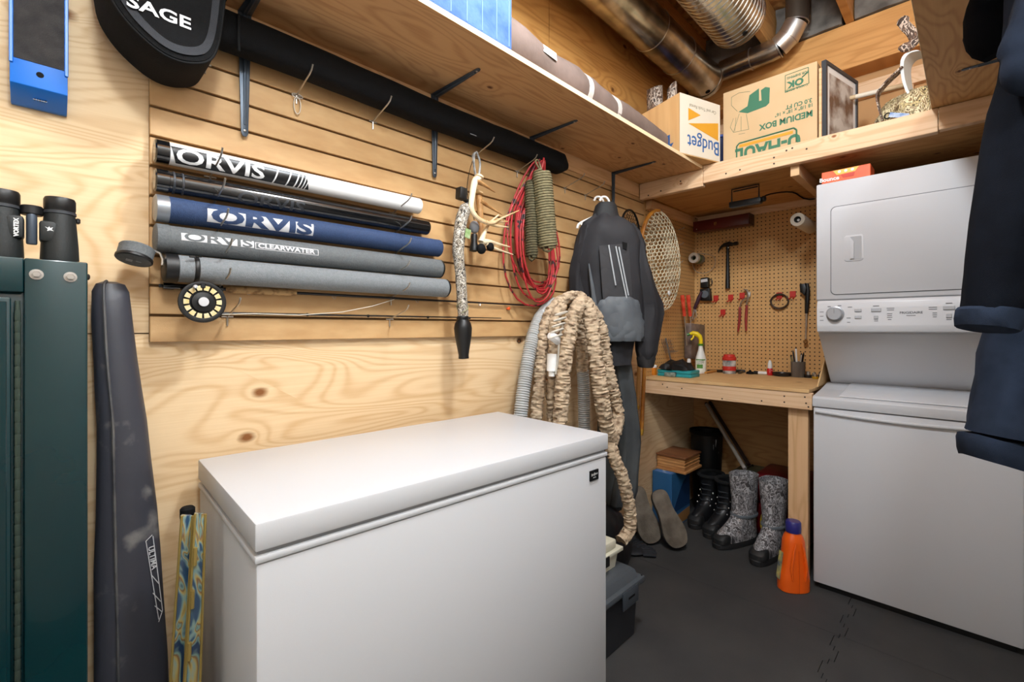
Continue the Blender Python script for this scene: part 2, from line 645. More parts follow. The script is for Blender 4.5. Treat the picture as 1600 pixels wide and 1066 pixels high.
sf = thing('overhead_shelf', 'deep overhead shelf with pine front rail above the bench and dryer', 'shelf', (2.55, .5, 2.05))
obj('front_rail', MB().box(2.55, 2.588, 1.054, SY - .011, 2.036, 2.1305, .0025), LUM_Y, sf)
fr = obj('front_rail', MB().box(2.55, 2.588, .10, 1.0525, 2.05, 2.147, .0025), LUM_Y, sf)
obj('front_rail', MB().box(2.552, 2.588, RY + .005, .098, 2.056, 2.147, .0025), LUM_Y, sf)
obj('deck', MB().box(2.589, PX - .031, RY + .005, SY - .03, 2.062, 2.08), PLY_D, sf)
obj('cross_rail', MB().box(2.589, PX - .031, .60, .638, 2.0, 2.061, .002), LUM_X, sf)
for yy, zz in ((.93, 2.075), (.86, 2.078), (.70, 2.10), (.70, 2.07), (.645, 2.12), (.62, 2.125), (.56, 2.105), (1.30, 2.06), (1.18, 2.09), (1.38, 2.05)):
    obj('screw', MB().lathe([(.0045, 0), (.0045, .001), (.001, .0012)], (2.55, yy, zz), (-1, 0, 0), 8), SPRUCE, sf)

sr = thing('side_shelf', 'plywood shelf on the wall above the hanging clothes', 'shelf', (1.6, RY, 2.147))
obj('board', MB().box(1.05, 2.585, RY + .001, .118, 2.1485, 2.166, .001), wood('plywood_side_shelf', (214, 168, 112), (180, 128, 74), (104, 60, 30), 'x', 'y', ks=3.2, kr=.045, cs=4, gs=.7, off=(3.3, 2)), sr)
obj('edge_band', MB().box(1.05, 2.585, .118, .1195, 2.1485, 2.166), bpy.data.materials['fresh_ply_edge'], sr)


def bracket(x, ywall, ydir, arm, drop, label, z=2.1295, wall_gap=0.0):
    y0 = ywall + ydir * wall_gap
    t = thing('shelf_bracket', label, 'bracket', (x, y0, z))
    def tap(p, d, w0, w1, nrm):
        mb = MB()
        p, d, nrm = Vector(p), Vector(d), Vector(nrm)
        mb.prism([p - Vector((w0, 0, 0)), p + Vector((w0, 0, 0)), p + d + Vector((w1, 0, 0)), p + d + Vector((w1 * .5, 0, 0)) + d.normalized() * w1,
                  p + d + Vector((-w1 * .5, 0, 0)) + d.normalized() * w1, p + d - Vector((w1, 0, 0))], nrm * .003, .0006)
        rid = [p + nrm * .003, p + d * .93 + nrm * .003]
        mb.tube([p + d * .01 + nrm * .006, p + d * .93 + nrm * .004], [.006, .003], 8)
        return mb
    obj('arm', tap((x, y0, z), (0, ydir * arm, 0), .017, .008, (0, 0, -1)), GREYM, t)
    obj('upright', tap((x, y0, z), (0, 0, -drop), .017, .009, (0, ydir, 0)), GREYM, t)
    obj('rivet', MB().lathe([(.004, 0), (.004, .002), (.001, .0035)], (x, y0 + ydir * .003, z - drop * .98), (0, ydir, 0), 8), STEEL, t)
    obj('rivet', MB().lathe([(.004, 0), (.004, .002), (.001, .0035)], (x, y0 + ydir * arm * .97, z - .003), (0, 0, -1), 8), STEEL, t)
    return t


bracket(.392, SY, -1, .25, .335, 'grey steel shelf bracket beside the reel pouch of the black rod bag', wall_gap=.0105)
bracket(1.035, SY, -1, .25, .30, 'grey steel shelf bracket above the white rod tube end', wall_gap=.0105)
bracket(1.58, SY, -1, .25, .25, 'grey steel shelf bracket above the rope bundles', wall_gap=.0105)
bracket(2.26, SY, -1, .25, .33, 'grey steel shelf bracket behind the coat hangers', wall_gap=.0105)
bracket(2.24, RY, 1, .47, .33, 'grey steel bracket under the shelf above the hanging clothes', z=2.148)

# ------------------------------------------------------------------ workbench
wb = thing('workbench', 'plywood workbench with pine front rail and post', 'workbench', (2.63, 1.0, 0))
obj('top', MB().box(2.625, PX - .001, .566, SY + .006, .936, .953, .001), PLY_BT, wb)
rl = obj('front_rail', MB().box(2.63, 2.668, .555, SY + .006, .853, .9355, .002), LUM_Y, wb)
for yy, zz in ((1.33, .915), (1.30, .90), (1.21, .90), (.98, .865), (.78, .875), (.675, .91), (.675, .88), (.585, .915), (.58, .885), (.57, .868)):
    obj('screw', MB().lathe([(.004, 0), (.004, .001), (.001, .0012)], (2.63, yy, zz), (-1, 0, 0), 8), SPRUCE, rl)
obj('post', MB().box(2.669, 2.707, .58, .668, 0, .9355, .002), LUM_Z, wb)
obj('side_panel', MB().prism([(2.78, .560, .954), (3.38, .560, .954), (3.38, .560, 1.25), (2.98, .560, 1.12)], (0, .006, 0)), PLY_BT, wb)

# ------------------------------------------------------------------ chest freezer
fz = thing('chest_freezer', 'white chest freezer standing against the plywood wall', 'freezer', (.256, .882, 0), R(-2.5))
L, D, HT = 1.028, .542, .912
obj('body', MB().box(.003, L - .003, .003, D - .003, .03, .838, .006, 2), FREEZE, fz, True)
obj('rim', MB().box(0, L, 0, D, .839, .853, .004, 2), FREEZE, fz, True)
obj('gasket', MB().box(.008, L - .008, .008, D - .008, .8535, .861), GASKET, fz, True)
ld = obj('lid', MB().box(0, L, -.002, D, .8615, HT, .004, 2), FREEZE, fz, True)
obj('base', MB().box(.02, L - .02, .02, D - .02, 0, .03), BLACK, fz, True)
bd = obj('badge', MB().box(.935, .978, -.001, .0029, .776, .808, .0005), BLACKM, fz, True)
SPR = M('silver_print', (190, 190, 188), .5)
for x0, x1, z0, z1 in ((.941, .945, .791, .799), (.946, .949, .792, .797), (.950, .952, .792, .798), (.954, .959, .791, .800), (.960, .963, .793, .798), (.964, .967, .793, .798), (.969, .972, .793, .798), (.950, .953, .784, .787), (.955, .958, .784, .787), (.960, .963, .784, .787)):
    obj('print', MB().box(x0, x1, -.0014, -.0009, z0, z1), SPR, bd, True)

# ------------------------------------------------------------------ stacked washer and dryer
ld_ = thing('washer_dryer', 'white stacked washer and dryer standing at the end wall', 'washer dryer', (2.62, .2, 0))
Y0, Y1 = -.139, .547
obj('washer_cabinet', MB().box(2.618, 3.33, Y0, Y1, .03, .872, .006, 2), ENAMEL, ld_)
obj('washer_toe', MB().box(2.64, 3.30, Y0 + .02, Y1 - .02, .0, .03), BLACK, ld_)
obj('washer_top', MB().prism([(2.612, Y1 + .003, .876), (3.33, Y1 + .003, .876), (3.33, Y1 + .003, .965), (2.94, Y1 + .003, .965), (2.80, Y1 + .003, .944), (2.625, Y1 + .003, .926), (2.612, Y1 + .003, .917)], (0, Y0 - Y1 - .006, 0), .003), ENAMEL, ld_)
wlid = obj('washer_lid', MB().prism([(2.64, Y1 - .10, .9295), (2.80, Y1 - .10, .9455), (2.935, Y1 - .10, .9665), (2.935, Y1 - .10, .972), (2.80, Y1 - .10, .951), (2.64, Y1 - .10, .935)], (0, Y0 - Y1 + .16, 0), .002), ENAMEL2, ld_)
obj('washer_brow', MB().tube([(2.612, Y1 - .01 - .67 * i / 12, .855 - .014 * math.sin(PI * i / 12)) for i in range(13)], .008, 10), ENAMEL, ld_)
obj('dryer_cabinet', MB().prism([(2.622, .536, 1.944), (2.622, .536, 1.388), (2.66, .536, 1.388), (2.66, .536, 1.23), (2.94, .536, .966), (3.33, .536, .966), (3.33, .536, 1.944)], (0, -.671, 0), .006), ENAMEL, ld_)
dd = MB()


def rrect(y0, y1, z0, z1, r, x, n=5):
    pts = []
    for cy, cz, a0 in ((y1 - r, z1 - r, 0), (y0 + r, z1 - r, 90), (y0 + r, z0 + r, 180), (y1 - r, z0 + r, 270)):
        for i in range(n + 1):
            a = R(a0 + 90 * i / n)
            pts.append((x, cy + r * math.cos(a), cz + r * math.sin(a)))
    return pts


dg = obj('door_gap', MB().prism(rrect(-.025 + .0, .478, 1.409, 1.826, .022, 2.6205), (.002, 0, 0)), M('door_gap_grey', (110, 111, 114), .6), ld_)
door = obj('dryer_door', MB().prism(rrect(-.022, .4745, 1.4125, 1.8225, .02, 2.6175), (.004, 0, 0), .0012), ENAMEL, ld_)
obj('handle_bezel', MB().prism(rrect(.352, .424, 1.562, 1.682, .012, 2.6150), (.003, 0, 0), .001), ENAMEL, door)
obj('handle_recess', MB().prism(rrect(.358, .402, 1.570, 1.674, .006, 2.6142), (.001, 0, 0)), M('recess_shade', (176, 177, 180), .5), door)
obj('handle_grip', MB().prism([(2.6138, .401, 1.572), (2.6138, .386, 1.572), (2.6138, .386, 1.65), (2.6138, .401, 1.672)], (-.006, 0, 0), .001), ENAMEL, door)
cp = obj('control_panel', MB().prism([(2.608, .53, 1.372), (2.604, .53, 1.345), (2.604, .53, 1.265), (2.610, .53, 1.236), (2.659, .53, 1.232), (2.659, .53, 1.384), (2.617, .53, 1.384)], (0, -.66, 0), .003), ENAMEL2, ld_)
kn = obj('knob', MB().lathe([(.036, 0), (.036, .004), (.031, .006), (.029, .02), (.026, .023)], (2.604, .457, 1.319), (-1, 0, 0), 28), M('knob_silver', (176, 178, 184), .35, .3), cp)
obj('pointer', MB().box(2.579, 2.5815, .4555, .4585, 1.322, 1.344), LGREY, kn)
for yy, zz, w, h in ((.37, 1.334, .026, .014), (.37, 1.303, .026, .014), (.305, 1.334, .036, .016), (.305, 1.301, .016, .016), (.069, 1.336, .036, .016), (.069, 1.304, .018, .018)):
    obj('button', MB().box(2.599, 2.6045, yy - w / 2, yy + w / 2, zz - h / 2, zz + h / 2, .002), M('button_grey', (188, 190, 194), .4) if 'button_grey' not in bpy.data.materials else bpy.data.materials['button_grey'], cp)
INK = M('grey_ink', (92, 94, 100), .6)
letter('FRIGIDAIRE', .0135, INK, cp, (2.6036, .187, 1.319), (0, -1, 0), (0, 0, 1), .0003, 1.1)
for yy, zz, w in ((.187, 1.307, .03), (.305, 1.352, .022), (.069, 1.355, .02), (.305, 1.285, .014), (.069, 1.288, .016), (.51, 1.33, .016), (.51, 1.31, .014), (.51, 1.29, .015), (.40, 1.35, .016), (.405, 1.30, .016), (.405, 1.28, .012),
                  (.44, 1.358, .014), (.48, 1.355, .012), (.255, 1.340, .026), (.255, 1.332, .024), (.258, 1.316, .018), (.258, 1.308, .016), (.258, 1.300, .018), (.258, 1.291, .012), (.118, 1.34, .026), (.118, 1.332, .026), (.112, 1.316, .014), (.112, 1.308, .014), (.112, 1.300, .012)):
    obj('fine_print', MB().box(2.6032, 2.6038, yy - w / 2, yy + w / 2, zz - .0013, zz + .0013), INK, cp)
obj('rim_line', MB().box(2.6195, 2.622, -.135, .535, 1.3855, 1.3875), LGREY, ld_)

# ================================================================== THINGS ON THE SLOTTED BOARD
HOOKW = M('zinc_wire', (188, 182, 172), .32, .85)


def hook_proto():
    t = thing('slat_hook', 'x', 'hook', (0, 0, 0))
    mb = MB().tube([(-.014, -.003, 0), (.014, -.003, 0)], .0026, 8).tube([(0, -.003, .004), (0, -.003, -.026)], .0024, 8)
    obj('clip', mb, HOOKW, t)
    obj('arm', MB().tube([(0, -.003, 0), (0, -.05, .013), (0, -.10, .026), (0, -.115, .033), (0, -.124, .045)], .0024, 8), HOOKW, t)
    return t


hk = hook_proto()
first = [True]


def hook(x, z, label):
    if first[0]:
        first[0] = False
        hk.location = (x, SY, z)
        MW[hk] = Matrix.Translation((x, SY, z))
        hk['label'] = label
        return hk
    return dup(hk, (x, SY, z), 0, label)


G = [1.284 + .0745 * i for i in range(11)]      # groove heights
for x, z, l in ((.30, G[9], 'steel slat hook standing in front of the reel pouch'),
                (.535, G[9], 'steel slat hook with a wire loop hanging from it'),
                (.786, G[9], 'bare steel slat hook under the middle of the black rod bag'),
                (1.237, G[9], 'steel slat hook that carries the deer antlers'),
                (1.49, G[9], 'steel slat hook that carries red cord and rope hanks'),
                (1.833, G[9], 'thin empty steel slat hook between rope and coat hangers'),
                (2.005, G[9], 'steel slat hook that carries the coat hangers'),
                (.312, G[5], 'steel slat hook under lettered end of the white tube'),
                (.862, G[5], 'steel slat hook under plain end of the white tube'),
                (.318, G[4], 'steel slat hook under capped end of the glossy black tube'),
                (.862, G[4], 'steel slat hook under plain end of the glossy black tube'),
                (.325, G[3], 'steel slat hook under lettered end of the navy tube'),
                (.860, G[3], 'steel slat hook under plain end of the navy tube'),
                (.333, G[2], 'steel slat hook under lettered end of the dark grey tube'),
                (.855, G[2], 'steel slat hook under plain end of the dark grey tube'),
                (.330, G[1], 'steel slat hook just above the fly reel'),
                (.855, G[1], 'steel slat hook under plain end of the lowest grey tube'),
                (.352, G[0], 'steel slat hook beside the fly reel on the lowest groove'),
                (.850, G[0], 'steel slat hook on lowest groove holding the thin rod')):
    hook(x, z, l)
lp = [(.535 + .010 * math.sin(a) * (1 + .0), 1.442, G[9] - .032 - .026 * math.cos(a)) for a in [2 * PI * i / 16 for i in range(16)]]
solo('wire_loop', MB().tube(lp, .0016, 6, wrap=True).tube([(.535 + .016 * math.cos(a), 1.441, G[9] - .004 + .006 * math.sin(a)) for a in [2 * PI * i / 12 for i in range(12)]], .0013, 6, wrap=True),
     HOOKW, 'small twisted wire loop hanging on a slat hook', 'wire')

# ------------------------------------------------------------------ rod tubes


def wrap_on(mb, x0, yc, zc, r, a0, cuts=10):
    """bend flat lettering (local x, y) round a tube lying along x"""
    bm = mb.bm
    ys = [v.co.y for v in bm.verts]
    lo, hi = min(ys), max(ys)
    for i in range(1, cuts):
        bmesh.ops.bisect_plane(bm, geom=list(bm.verts) + list(bm.edges) + list(bm.faces), plane_co=(0, lo + (hi - lo) * i / cuts, 0), plane_no=(0, 1, 0))
    for v in bm.verts:
        a = a0 + v.co.y / r
        x = x0 + v.co.x
        v.co = (x, yc - (r + v.co.z) * math.cos(a), zc(x) + (r + v.co.z) * math.sin(a))
    return mb


def patch(x0, x1, yc, zc, r, a0, a1, shear=0.0, n=10):
    return MB().sheet(lambda s, t: Vector((x0 + (x1 - x0) * s + shear * (t - .5), yc - r * math.cos(a0 + (a1 - a0) * t), zc(x0 + (x1 - x0) * s) + r * math.sin(a0 + (a1 - a0) * t))), 4, n)


def tube_thing(label, x0, x1, z0, z1, yc, r, mat, capm, name='rod_tube', cap=.014, endm=None):
    zc = lambda x: z0 + (z1 - z0) * (x - x0) / (x1 - x0)
    t = thing(name, label, 'rod tube', (x0, yc, z0), 0, None)
    ax = Vector((x1 - x0, 0, z1 - z0)).normalized()
    P0 = Vector((x0, yc, z0))
    Ln = (Vector((x1, yc, z1)) - P0).length
    obj('body', MB().lathe([(r, cap), (r, Ln - .004)], P0, ax, 36), mat, t)
    obj('end_cap', MB().lathe([(r * .9, 0), (r * 1.05, .003), (r * 1.05, cap * 2), (r * 1.0, cap * 2 + .001)], P0, ax, 36), capm, t)
    obj('end_plug', MB().lathe([(r * 1.005, Ln - .007), (r * 1.005, Ln - .001), (r * .93, Ln + .002), (r * .5, Ln + .003)], P0, ax, 36), endm or mat, t)
    return t, zc


WGLOSS = M('white_gloss_tube', (240, 240, 240), .22, coat=.4)
BGLOSS = M('black_gloss_tube', (16, 17, 19), .16, coat=.6)
BLK2 = M('black_print', (20, 20, 22), .35)
NAVY = M('navy_cordura', (36, 56, 92), .75, c2=(44, 66, 104), vs=200, bump=.25, bs=500)
CGREY = M('grey_cordura', (92, 96, 98), .75, c2=(104, 108, 110), vs=200, bump=.25, bs=500)
LCORD = M('light_grey_cordura', (116, 121, 124), .75, c2=(128, 132, 135), vs=200, bump=.25, bs=500)
SILV = M('silver_print_block', (206, 206, 208), .5)
BAND = M('silver_cap_band', (150, 156, 164), .3, .6)

t, zc = tube_thing('white fly rod tube with black lettered band, topmost of the tube rack', .187, .945, 1.684, 1.690, 1.412, .0275, WGLOSS, BGLOSS)
pt = obj('printed_band', patch(.222, .545, 1.412, zc, .0279, R(-62), R(26), -.012), BLK2, t)
obj('lettering', wrap_on(text_mb('ORVIS', .052, .0012, 1.42, 'LEFT'), .226, 1.412, zc, .0283, R(-18)), WGLOSS, pt)
for i, (xx, w) in enumerate(((.455, .004), (.490, .004), (.512, .004), (.524, .0035), (.534, .003), (.5425, .0025))):
    obj('stripe', patch(xx, xx + w, 1.412, zc, .0283, R(-62), R(26), .012), WGLOSS, pt)

t, zc = tube_thing('glossy black fly rod tube between the white and navy tubes', .187, .980, 1.613, 1.618, 1.412, .0265, BGLOSS, BGLOSS)
for xx in (.222, .240):
    obj('ring', MB().lathe([(.0266, 0), (.0275, .001), (.0275, .004), (.0266, .005)], (xx, 1.412, zc(xx)), (1, 0, 0), 32), DGREY, t)
obj('lettering', wrap_on(text_mb('ORVIS', .046, .0008, 1.42, 'LEFT'), .36, 1.412, zc, .0268, R(-30)), M('faint_print', (44, 46, 50), .4), t)

t, zc = tube_thing('navy fabric rod tube with silver lettering block', .187, 1.034, 1.545, 1.550, 1.413, .0315, NAVY, BAND)
obj('cap_sleeve', MB().lathe([(.0322, .022), (.0326, .03), (.0322, .075), (.0328, .078), (.0322, .081)], (.187, 1.413, 1.545), (1, 0, 0), 36, cap=False), NAVY, t)
pt = obj('printed_block', patch(.292, .560, 1.413, zc, .0319, R(-42), R(22)), SILV, t)
obj('lettering', wrap_on(text_mb('ORVIS', .050, .0022, 1.86, 'LEFT'), .300, 1.413, zc, .0323, R(-10)), NAVY, pt)

t, zc = tube_thing('dark grey fabric rod tube with two-part silver lettering', .187, 1.038, 1.471, 1.473, 1.410, .034, CGREY, CGREY, endm=BLACK)
pt = obj('printed_block', patch(.236, .398, 1.410, zc, .0344, R(-6), R(26)), SILV, t)
obj('lettering', wrap_on(text_mb('ORVIS', .0285, .0006, 1.98, 'LEFT'), .2405, 1.410, zc, .0348, R(10)), CGREY, pt)
pt = obj('printed_frame', patch(.401, .572, 1.410, zc, .0344, R(-8), R(22)), SILV, t)
obj('printed_field', patch(.403, .570, 1.410, zc, .0346, R(-5.5), R(19.5)), CGREY, pt)
obj('lettering', wrap_on(text_mb('CLEARWATER', .0180, .0006, 1.33, 'LEFT'), .4075, 1.410, zc, .0349, R(7)), SILV, pt)

# lowest tube: zip lid folded open
t, zc = tube_thing('lowest grey fabric rod tube with its zip lid hanging open', .202, 1.053, 1.399, 1.401, 1.394, .0335, LCORD, BLACK, endm=BLACK)
obj('zip', MB().lathe([(.0338, .06), (.0352, .062), (.0352, .069), (.0338, .071)], (.202, 1.394, 1.399), (1, 0, 0), 36, cap=False), BLACK, t)
obj('zip_pull', MB().box(.248, .262, 1.355, 1.358, 1.424, 1.430, .001).cyl((.262, 1.357, 1.427), (.275, 1.362, 1.429), .0015, seg=6), BLACK, t)
cc = at(212, 397, y=1.38)
ax = Vector((.25, .25, 1)).normalized()
ecap = obj('open_lid', MB().lathe([(.030, -.002), (.034, 0), (.0345, .003), (.034, .005), (.034, .028), (.0345, .03), (.033, .033), (.02, .034)], cc - ax * .016, ax, 32), CGREY, t)
obj('zip', MB().lathe([(.0342, -.001), (.0358, .001), (.0358, .006), (.0342, .008)], cc - ax * .016, ax, 32, cap=False), BLACK, ecap)
obj('logo', MB().box(-.014, -.002, -.006, .006, -.0008, .0002).box(.004, .014, -.006, -.002, -.0008, .0002).xf(Matrix.Translation(cc - ax * .0185) @ Vector((0, 0, 1)).rotation_difference(ax).to_matrix().to_4x4()), LGREY, ecap)
obj('zip_pull', MB().tube([cc + Vector((.034, 0, .012)), cc + Vector((.045, -.004, .006)), cc + Vector((.05, -.004, -.008)), cc + Vector((.049, -.006, -.022))], .0028, 6), STEEL, ecap)

# fly rod with reel
fr_ = thing('fly_rod', 'dark fly rod with cork grip and black-and-gold reel', 'fishing rod', (.25, 1.437, 1.36))
zr = 1.3575
RODM = M('rod_blank', (26, 26, 28), .3)
obj('blank', MB().tube([(.20, 1.437, zr), (.8, 1.437, zr), (1.86, 1.437, zr - .002)], [.0045, .004, .0022], 8), RODM, fr_)
CORK = M('cork_grip', (196, 158, 108), .8, c2=(128, 92, 54), vs=60, lo=.5, hi=.7)
obj('cork_grip', MB().lathe([(.006, .0), (.0095, .01), (.011, .07), (.0095, .13), (.011, .16), (.006, .185)], (.345, 1.436, zr), (1, 0, 0), 16), CORK, fr_)
obj('reel_seat', MB().lathe([(.009, 0), (.009, .02), (.0075, .025), (.0075, .11), (.009, .115), (.009, .13)], (.208, 1.436, zr), (1, 0, 0), 16), BGLOSS, fr_)
rc = at(317, 472, y=1.355)
reel = obj('reel', MB().lathe([(.044, 0), (.0505, .003), (.0515, .006), (.0505, .009), (.045, .010), (.040, .0085), (.040, .004)], rc + Vector((0, .008, 0)), (0, -1, 0), 40), BLACK, fr_)
obj('reel_foot', MB().box(rc.x - .006, rc.x + .006, rc.y - .004, rc.y + .006, rc.z + .046, zr - .007, .002).box(rc.x - .03, rc.x + .03, 1.424, 1.432, zr - .0125, zr - .0085), BLACK, fr_)
obj('spool_back', MB().lathe([(.044, -.004), (.044, -.001), (.02, 0)], rc + Vector((0, .006, 0)), (0, -1, 0), 32), BLACK, reel)
LINEM = M('fly_line_backing', (226, 198, 128), .6, c2=(224, 214, 176), vs=60)
for k in range(14):
    a0 = 2 * PI * k / 14
    mb = MB()
    pl = []
    for r_, sg in ((.029, 1), (.0405, -1)):
        for q in range(4):
            a = a0 + (.32 * (q / 3 - .5)) * sg
            pl.append((rc.x + r_ * math.cos(a), rc.y - .001, rc.z + r_ * math.sin(a)))
    mb.prism(pl, (0, -.0015, 0))
    obj('line_window', mb, LINEM, reel)
obj('hub', MB().lathe([(.025, 0), (.024, .004), (.0135, .006), (.013, .009), (.011, .010)], rc, (0, -1, 0), 28), BLACK, reel)
obj('hub_cap', MB().lathe([(.0115, 0), (.011, .0015), (.002, .002)], rc + Vector((0, -.0095, 0)), (0, -1, 0), 20), SILV, reel)
obj('crank_handle', MB().lathe([(.004, 0), (.0045, .012), (.003, .014)], rc + Vector((-.018, -.003, .036)), (0, -1, 0), 12), SILV, reel)
for gx in (.395, .64, .95, 1.25):
    obj('guide', MB().tube([(gx, 1.437, zr - .004), (gx + .004, 1.434, zr - .012), (gx + .009, 1.434, zr - .012), (gx + .012, 1.437, zr - .004)], .0009, 6), STEEL, fr_)
obj('line', MB().tube([(rc.x + .035, rc.y + .01, rc.z - .03), (.40, 1.38, 1.291), (.52, 1.385, 1.290), (.65, 1.39, 1.302), (.76, 1.40, 1.325), (.852, 1.42, 1.352)], .0011, 6), M('pale_line', (222, 216, 200), .5), fr_)
fr2 = thing('fly_rod', 'thin black rod section lying on the lowest slat groove hooks', 'fishing rod', (.34, 1.43, 1.29))
obj('blank', MB().tube([(.335, 1.436, G[0] + .0085), (1.38, 1.436, G[0] + .012)], [.0036, .0018], 8), RODM, fr2)
for gx in (.56, .76, 1.0, 1.2):
    obj('guide', MB().lathe([(.0045, 0), (.005, .003), (.0045, .006)], (gx, 1.436, G[0] + .0092), (1, 0, 0), 8), BLACK, fr2)
oc = at(795, 482, y=1.44)
solo('orange_bead', MB().ball(oc, .008, .007, .008).cyl(oc + Vector((-.010, .004, -.002)), oc + Vector((0, 0, 0)), .003, seg=8).cyl(oc + Vector((0, .0, 0)), oc + Vector((0, .0095, 0)), .0015, seg=6), M('orange_plastic', (240, 92, 28), .4),
     'tiny orange plastic pin stuck in a slat groove', 'pin')

# ------------------------------------------------------------------ long black rod bag under the shelf
CORD_B = M('black_cordura', (10, 10, 11), .85, spec=.2, c2=(14, 14, 16), vs=120, bump=.3, bs=500)
PANEL = M('pouch_panel', (15, 18, 27), .7, bump=.25, bs=500)
bag = thing('rod_bag', 'long black padded rod bag with reel pouch resting on hooks under the shelf', 'rod bag', (.25, 1.40, 1.90))
rings = []
NB = 30
for i in range(NB + 1):
    f = i / NB
    x = .27 + (1.765 - .27) * f
    cz = 2.030 + .003 * math.sin(f * 9)
    ry, rz = .045, .047
    if f > .97:
        k = math.sqrt(max(0.0, 1 - ((f - .97) / .03) ** 2)) * .55 + .45
        ry, rz = ry * k, rz * k
    rings.append([(x, 1.3905 + ry * math.copysign(abs(math.cos(a)) ** .75, math.cos(a)), cz + rz * math.copysign(abs(math.sin(a)) ** .75, math.sin(a)))
                  for a in [2 * PI * k / 24 for k in range(24)]])
bb = MB().loft(rings)
bb.noise(.003, 9, 2)
obj('sleeve', bb, CORD_B, bag)
px_out = [(150, 0), (156, 35), (178, 70), (205, 98), (235, 122), (262, 133), (288, 135), (306, 130), (316, 112), (322, 80), (326, 40), (328, 5)]
out = [at(u, v, y=1.43) for u, v in px_out]
out = [Vector((p.x, 0, p.z)) for p in out] + [Vector((.345, 0, 2.10)), Vector((.10, 0, 2.12)), Vector((.075, 0, 2.07))]
cx, cz = sum(p.x for p in out) / len(out), sum(p.z for p in out) / len(out)


def chaik(pts, n=2):
    for _ in range(n):
        q = []
        for i in range(len(pts)):
            a, b = pts[i], pts[(i + 1) % len(pts)]
            q += [a * .75 + b * .25, a * .25 + b * .75]
        pts = q
    return pts


out = chaik([Vector((cx + (p.x - cx) * 1.04, 0, cz + (p.z - cz) * 1.05)) for p in out], 2)


def inset(k, y):
    return [Vector((cx + (p.x - cx) * k, y, min(cz + (p.z - cz) * k, 2.127))) for p in out]


pouch = obj('reel_pouch', MB().loft([inset(.93, 1.436), inset(1.0, 1.428), inset(1.0, 1.34), inset(.985, 1.288), inset(.95, 1.276), inset(.6, 1.268), inset(.2, 1.266)]), CORD_B, bag)
obj('piping', MB().tube(inset(.972, 1.281), .0035, 6, wrap=True), BLACKM, pouch)
obj('front_panel', MB().prism(inset(.86, 1.2735), (0, -.003, 0)), PANEL, pouch)
obj('seam_band', MB().tube([(.352, 1.34, 1.965), (.35, 1.336, 2.01), (.352, 1.342, 2.06)], .004, 6), BLACKM, bag)
tp = at(208, 0, y=1.265)
tp = at(250, 20, y=1.265)
letter('SAGE', .036, M('reflective_print', (224, 226, 230), .4), pouch, (tp.x, 1.2655, tp.z), (1, 0, 0), (0, 0, 1), .0008, 1.35, 'CENTER')
obj('fray', MB().box(1.130, 1.160, 1.3425, 1.3445, 1.985, 1.9868).xf(Matrix.Identity(4)), LGREY, bag)

# ------------------------------------------------------------------ antlers, calls, cord, ropes
ANT = M('antler_horn', (196, 156, 104), .5, c2=(236, 220, 188), vs=9, lo=.4, hi=.62)
BROWN_T = M('antler_base', (146, 98, 52), .6, c2=(190, 146, 92), vs=30)


def pts(l, y, dy=None):
    return [at(u, v, y=y if dy is None else y + dy[i]) for i, (u, v) in enumerate(l)]


def smooth(p, n=5):
    q = [p[0]]
    for i in range(len(p) - 1):
        p0, p1, p2, p3 = p[max(i - 1, 0)], p[i], p[i + 1], p[min(i + 2, len(p) - 1)]
        for k in range(1, n + 1):
            t_ = k / n
            q.append(.5 * ((2 * p1) + (p2 - p0) * t_ + (2 * p0 - 5 * p1 + 4 * p2 - p3) * t_ ** 2 + (3 * p1 - p0 - 3 * p2 + p3) * t_ ** 3))
    return q


def horn(mb, l, y, r0, r1, dy=None):
    q = smooth(pts(l, y, dy), 5)
    n = len(q)
    mb.tube(q, [r0 + (r1 - r0) * (i / (n - 1)) ** 1.3 for i in range(n)], 10)


an = thing('deer_antler', 'pale curved deer antler hanging highest from the strap', 'antler', at(745, 278, y=1.33))
mb = MB()
horn(mb, [(748, 278), (742, 284), (738, 304), (737, 326), (748, 342), (768, 349), (784, 341), (811, 329)], 1.33, .014, .002, [0, 0, 0, -.005, -.015, -.025, -.03, -.035])
obj('main_beam', mb, ANT, an)
for l in ([(764, 348), (778, 347), (794, 346)], [(758, 347), (776, 353), (795, 355)]):
    mb = MB()
    horn(mb, l, 1.31, .009, .0015)
    obj('tine', mb, ANT, an)
mb = MB()
horn(mb, [(744, 283), (758, 290), (774, 301)], 1.325, .010, .0012)
obj('brow_tine', mb, BROWN_T, an)
obj('burr', MB().lathe([(.012, 0), (.018, .004), (.018, .008), (.012, .014)], at(748, 279, y=1.33), (.3, 0, 1), 14).noise(.003, 90), ANT, an)

an = thing('deer_antler', 'deer antler with black rubber grips hanging below the other', 'antler', at(750, 375, y=1.35))
mb = MB()
horn(mb, [(748, 305), (750, 325), (751, 350), (752, 374)], 1.36, .013, .011)
obj('main_beam', mb, BROWN_T, an)
mb = MB()
horn(mb, [(780, 335), (766, 347), (759, 359), (752, 376), (764, 377), (780, 382), (796, 386)], 1.33, .004, .002)
mb2 = MB()
horn(mb2, [(779, 336), (764, 350), (756, 366), (752, 378)], 1.33, .003, .013)
horn(mb2, [(752, 378), (764, 378), (780, 382), (797, 386)], 1.33, .012, .0015)
obj('tine', mb2, ANT, an)
mb2 = MB()
horn(mb2, [(760, 381), (772, 388), (802, 398)], 1.33, .009, .0015)
obj('tine', mb2, ANT, an)
mb = MB()
horn(mb, [(751, 314), (766, 324), (785, 336)], 1.35, .009, .0012)
obj('brow_tine', mb, BROWN_T, an)
obj('burr', MB().lathe([(.012, 0), (.017, .004), (.017, .008), (.012, .013)], at(748, 304, y=1.355), (.3, 0, 1), 14).noise(.003, 90, 3), ANT, an)
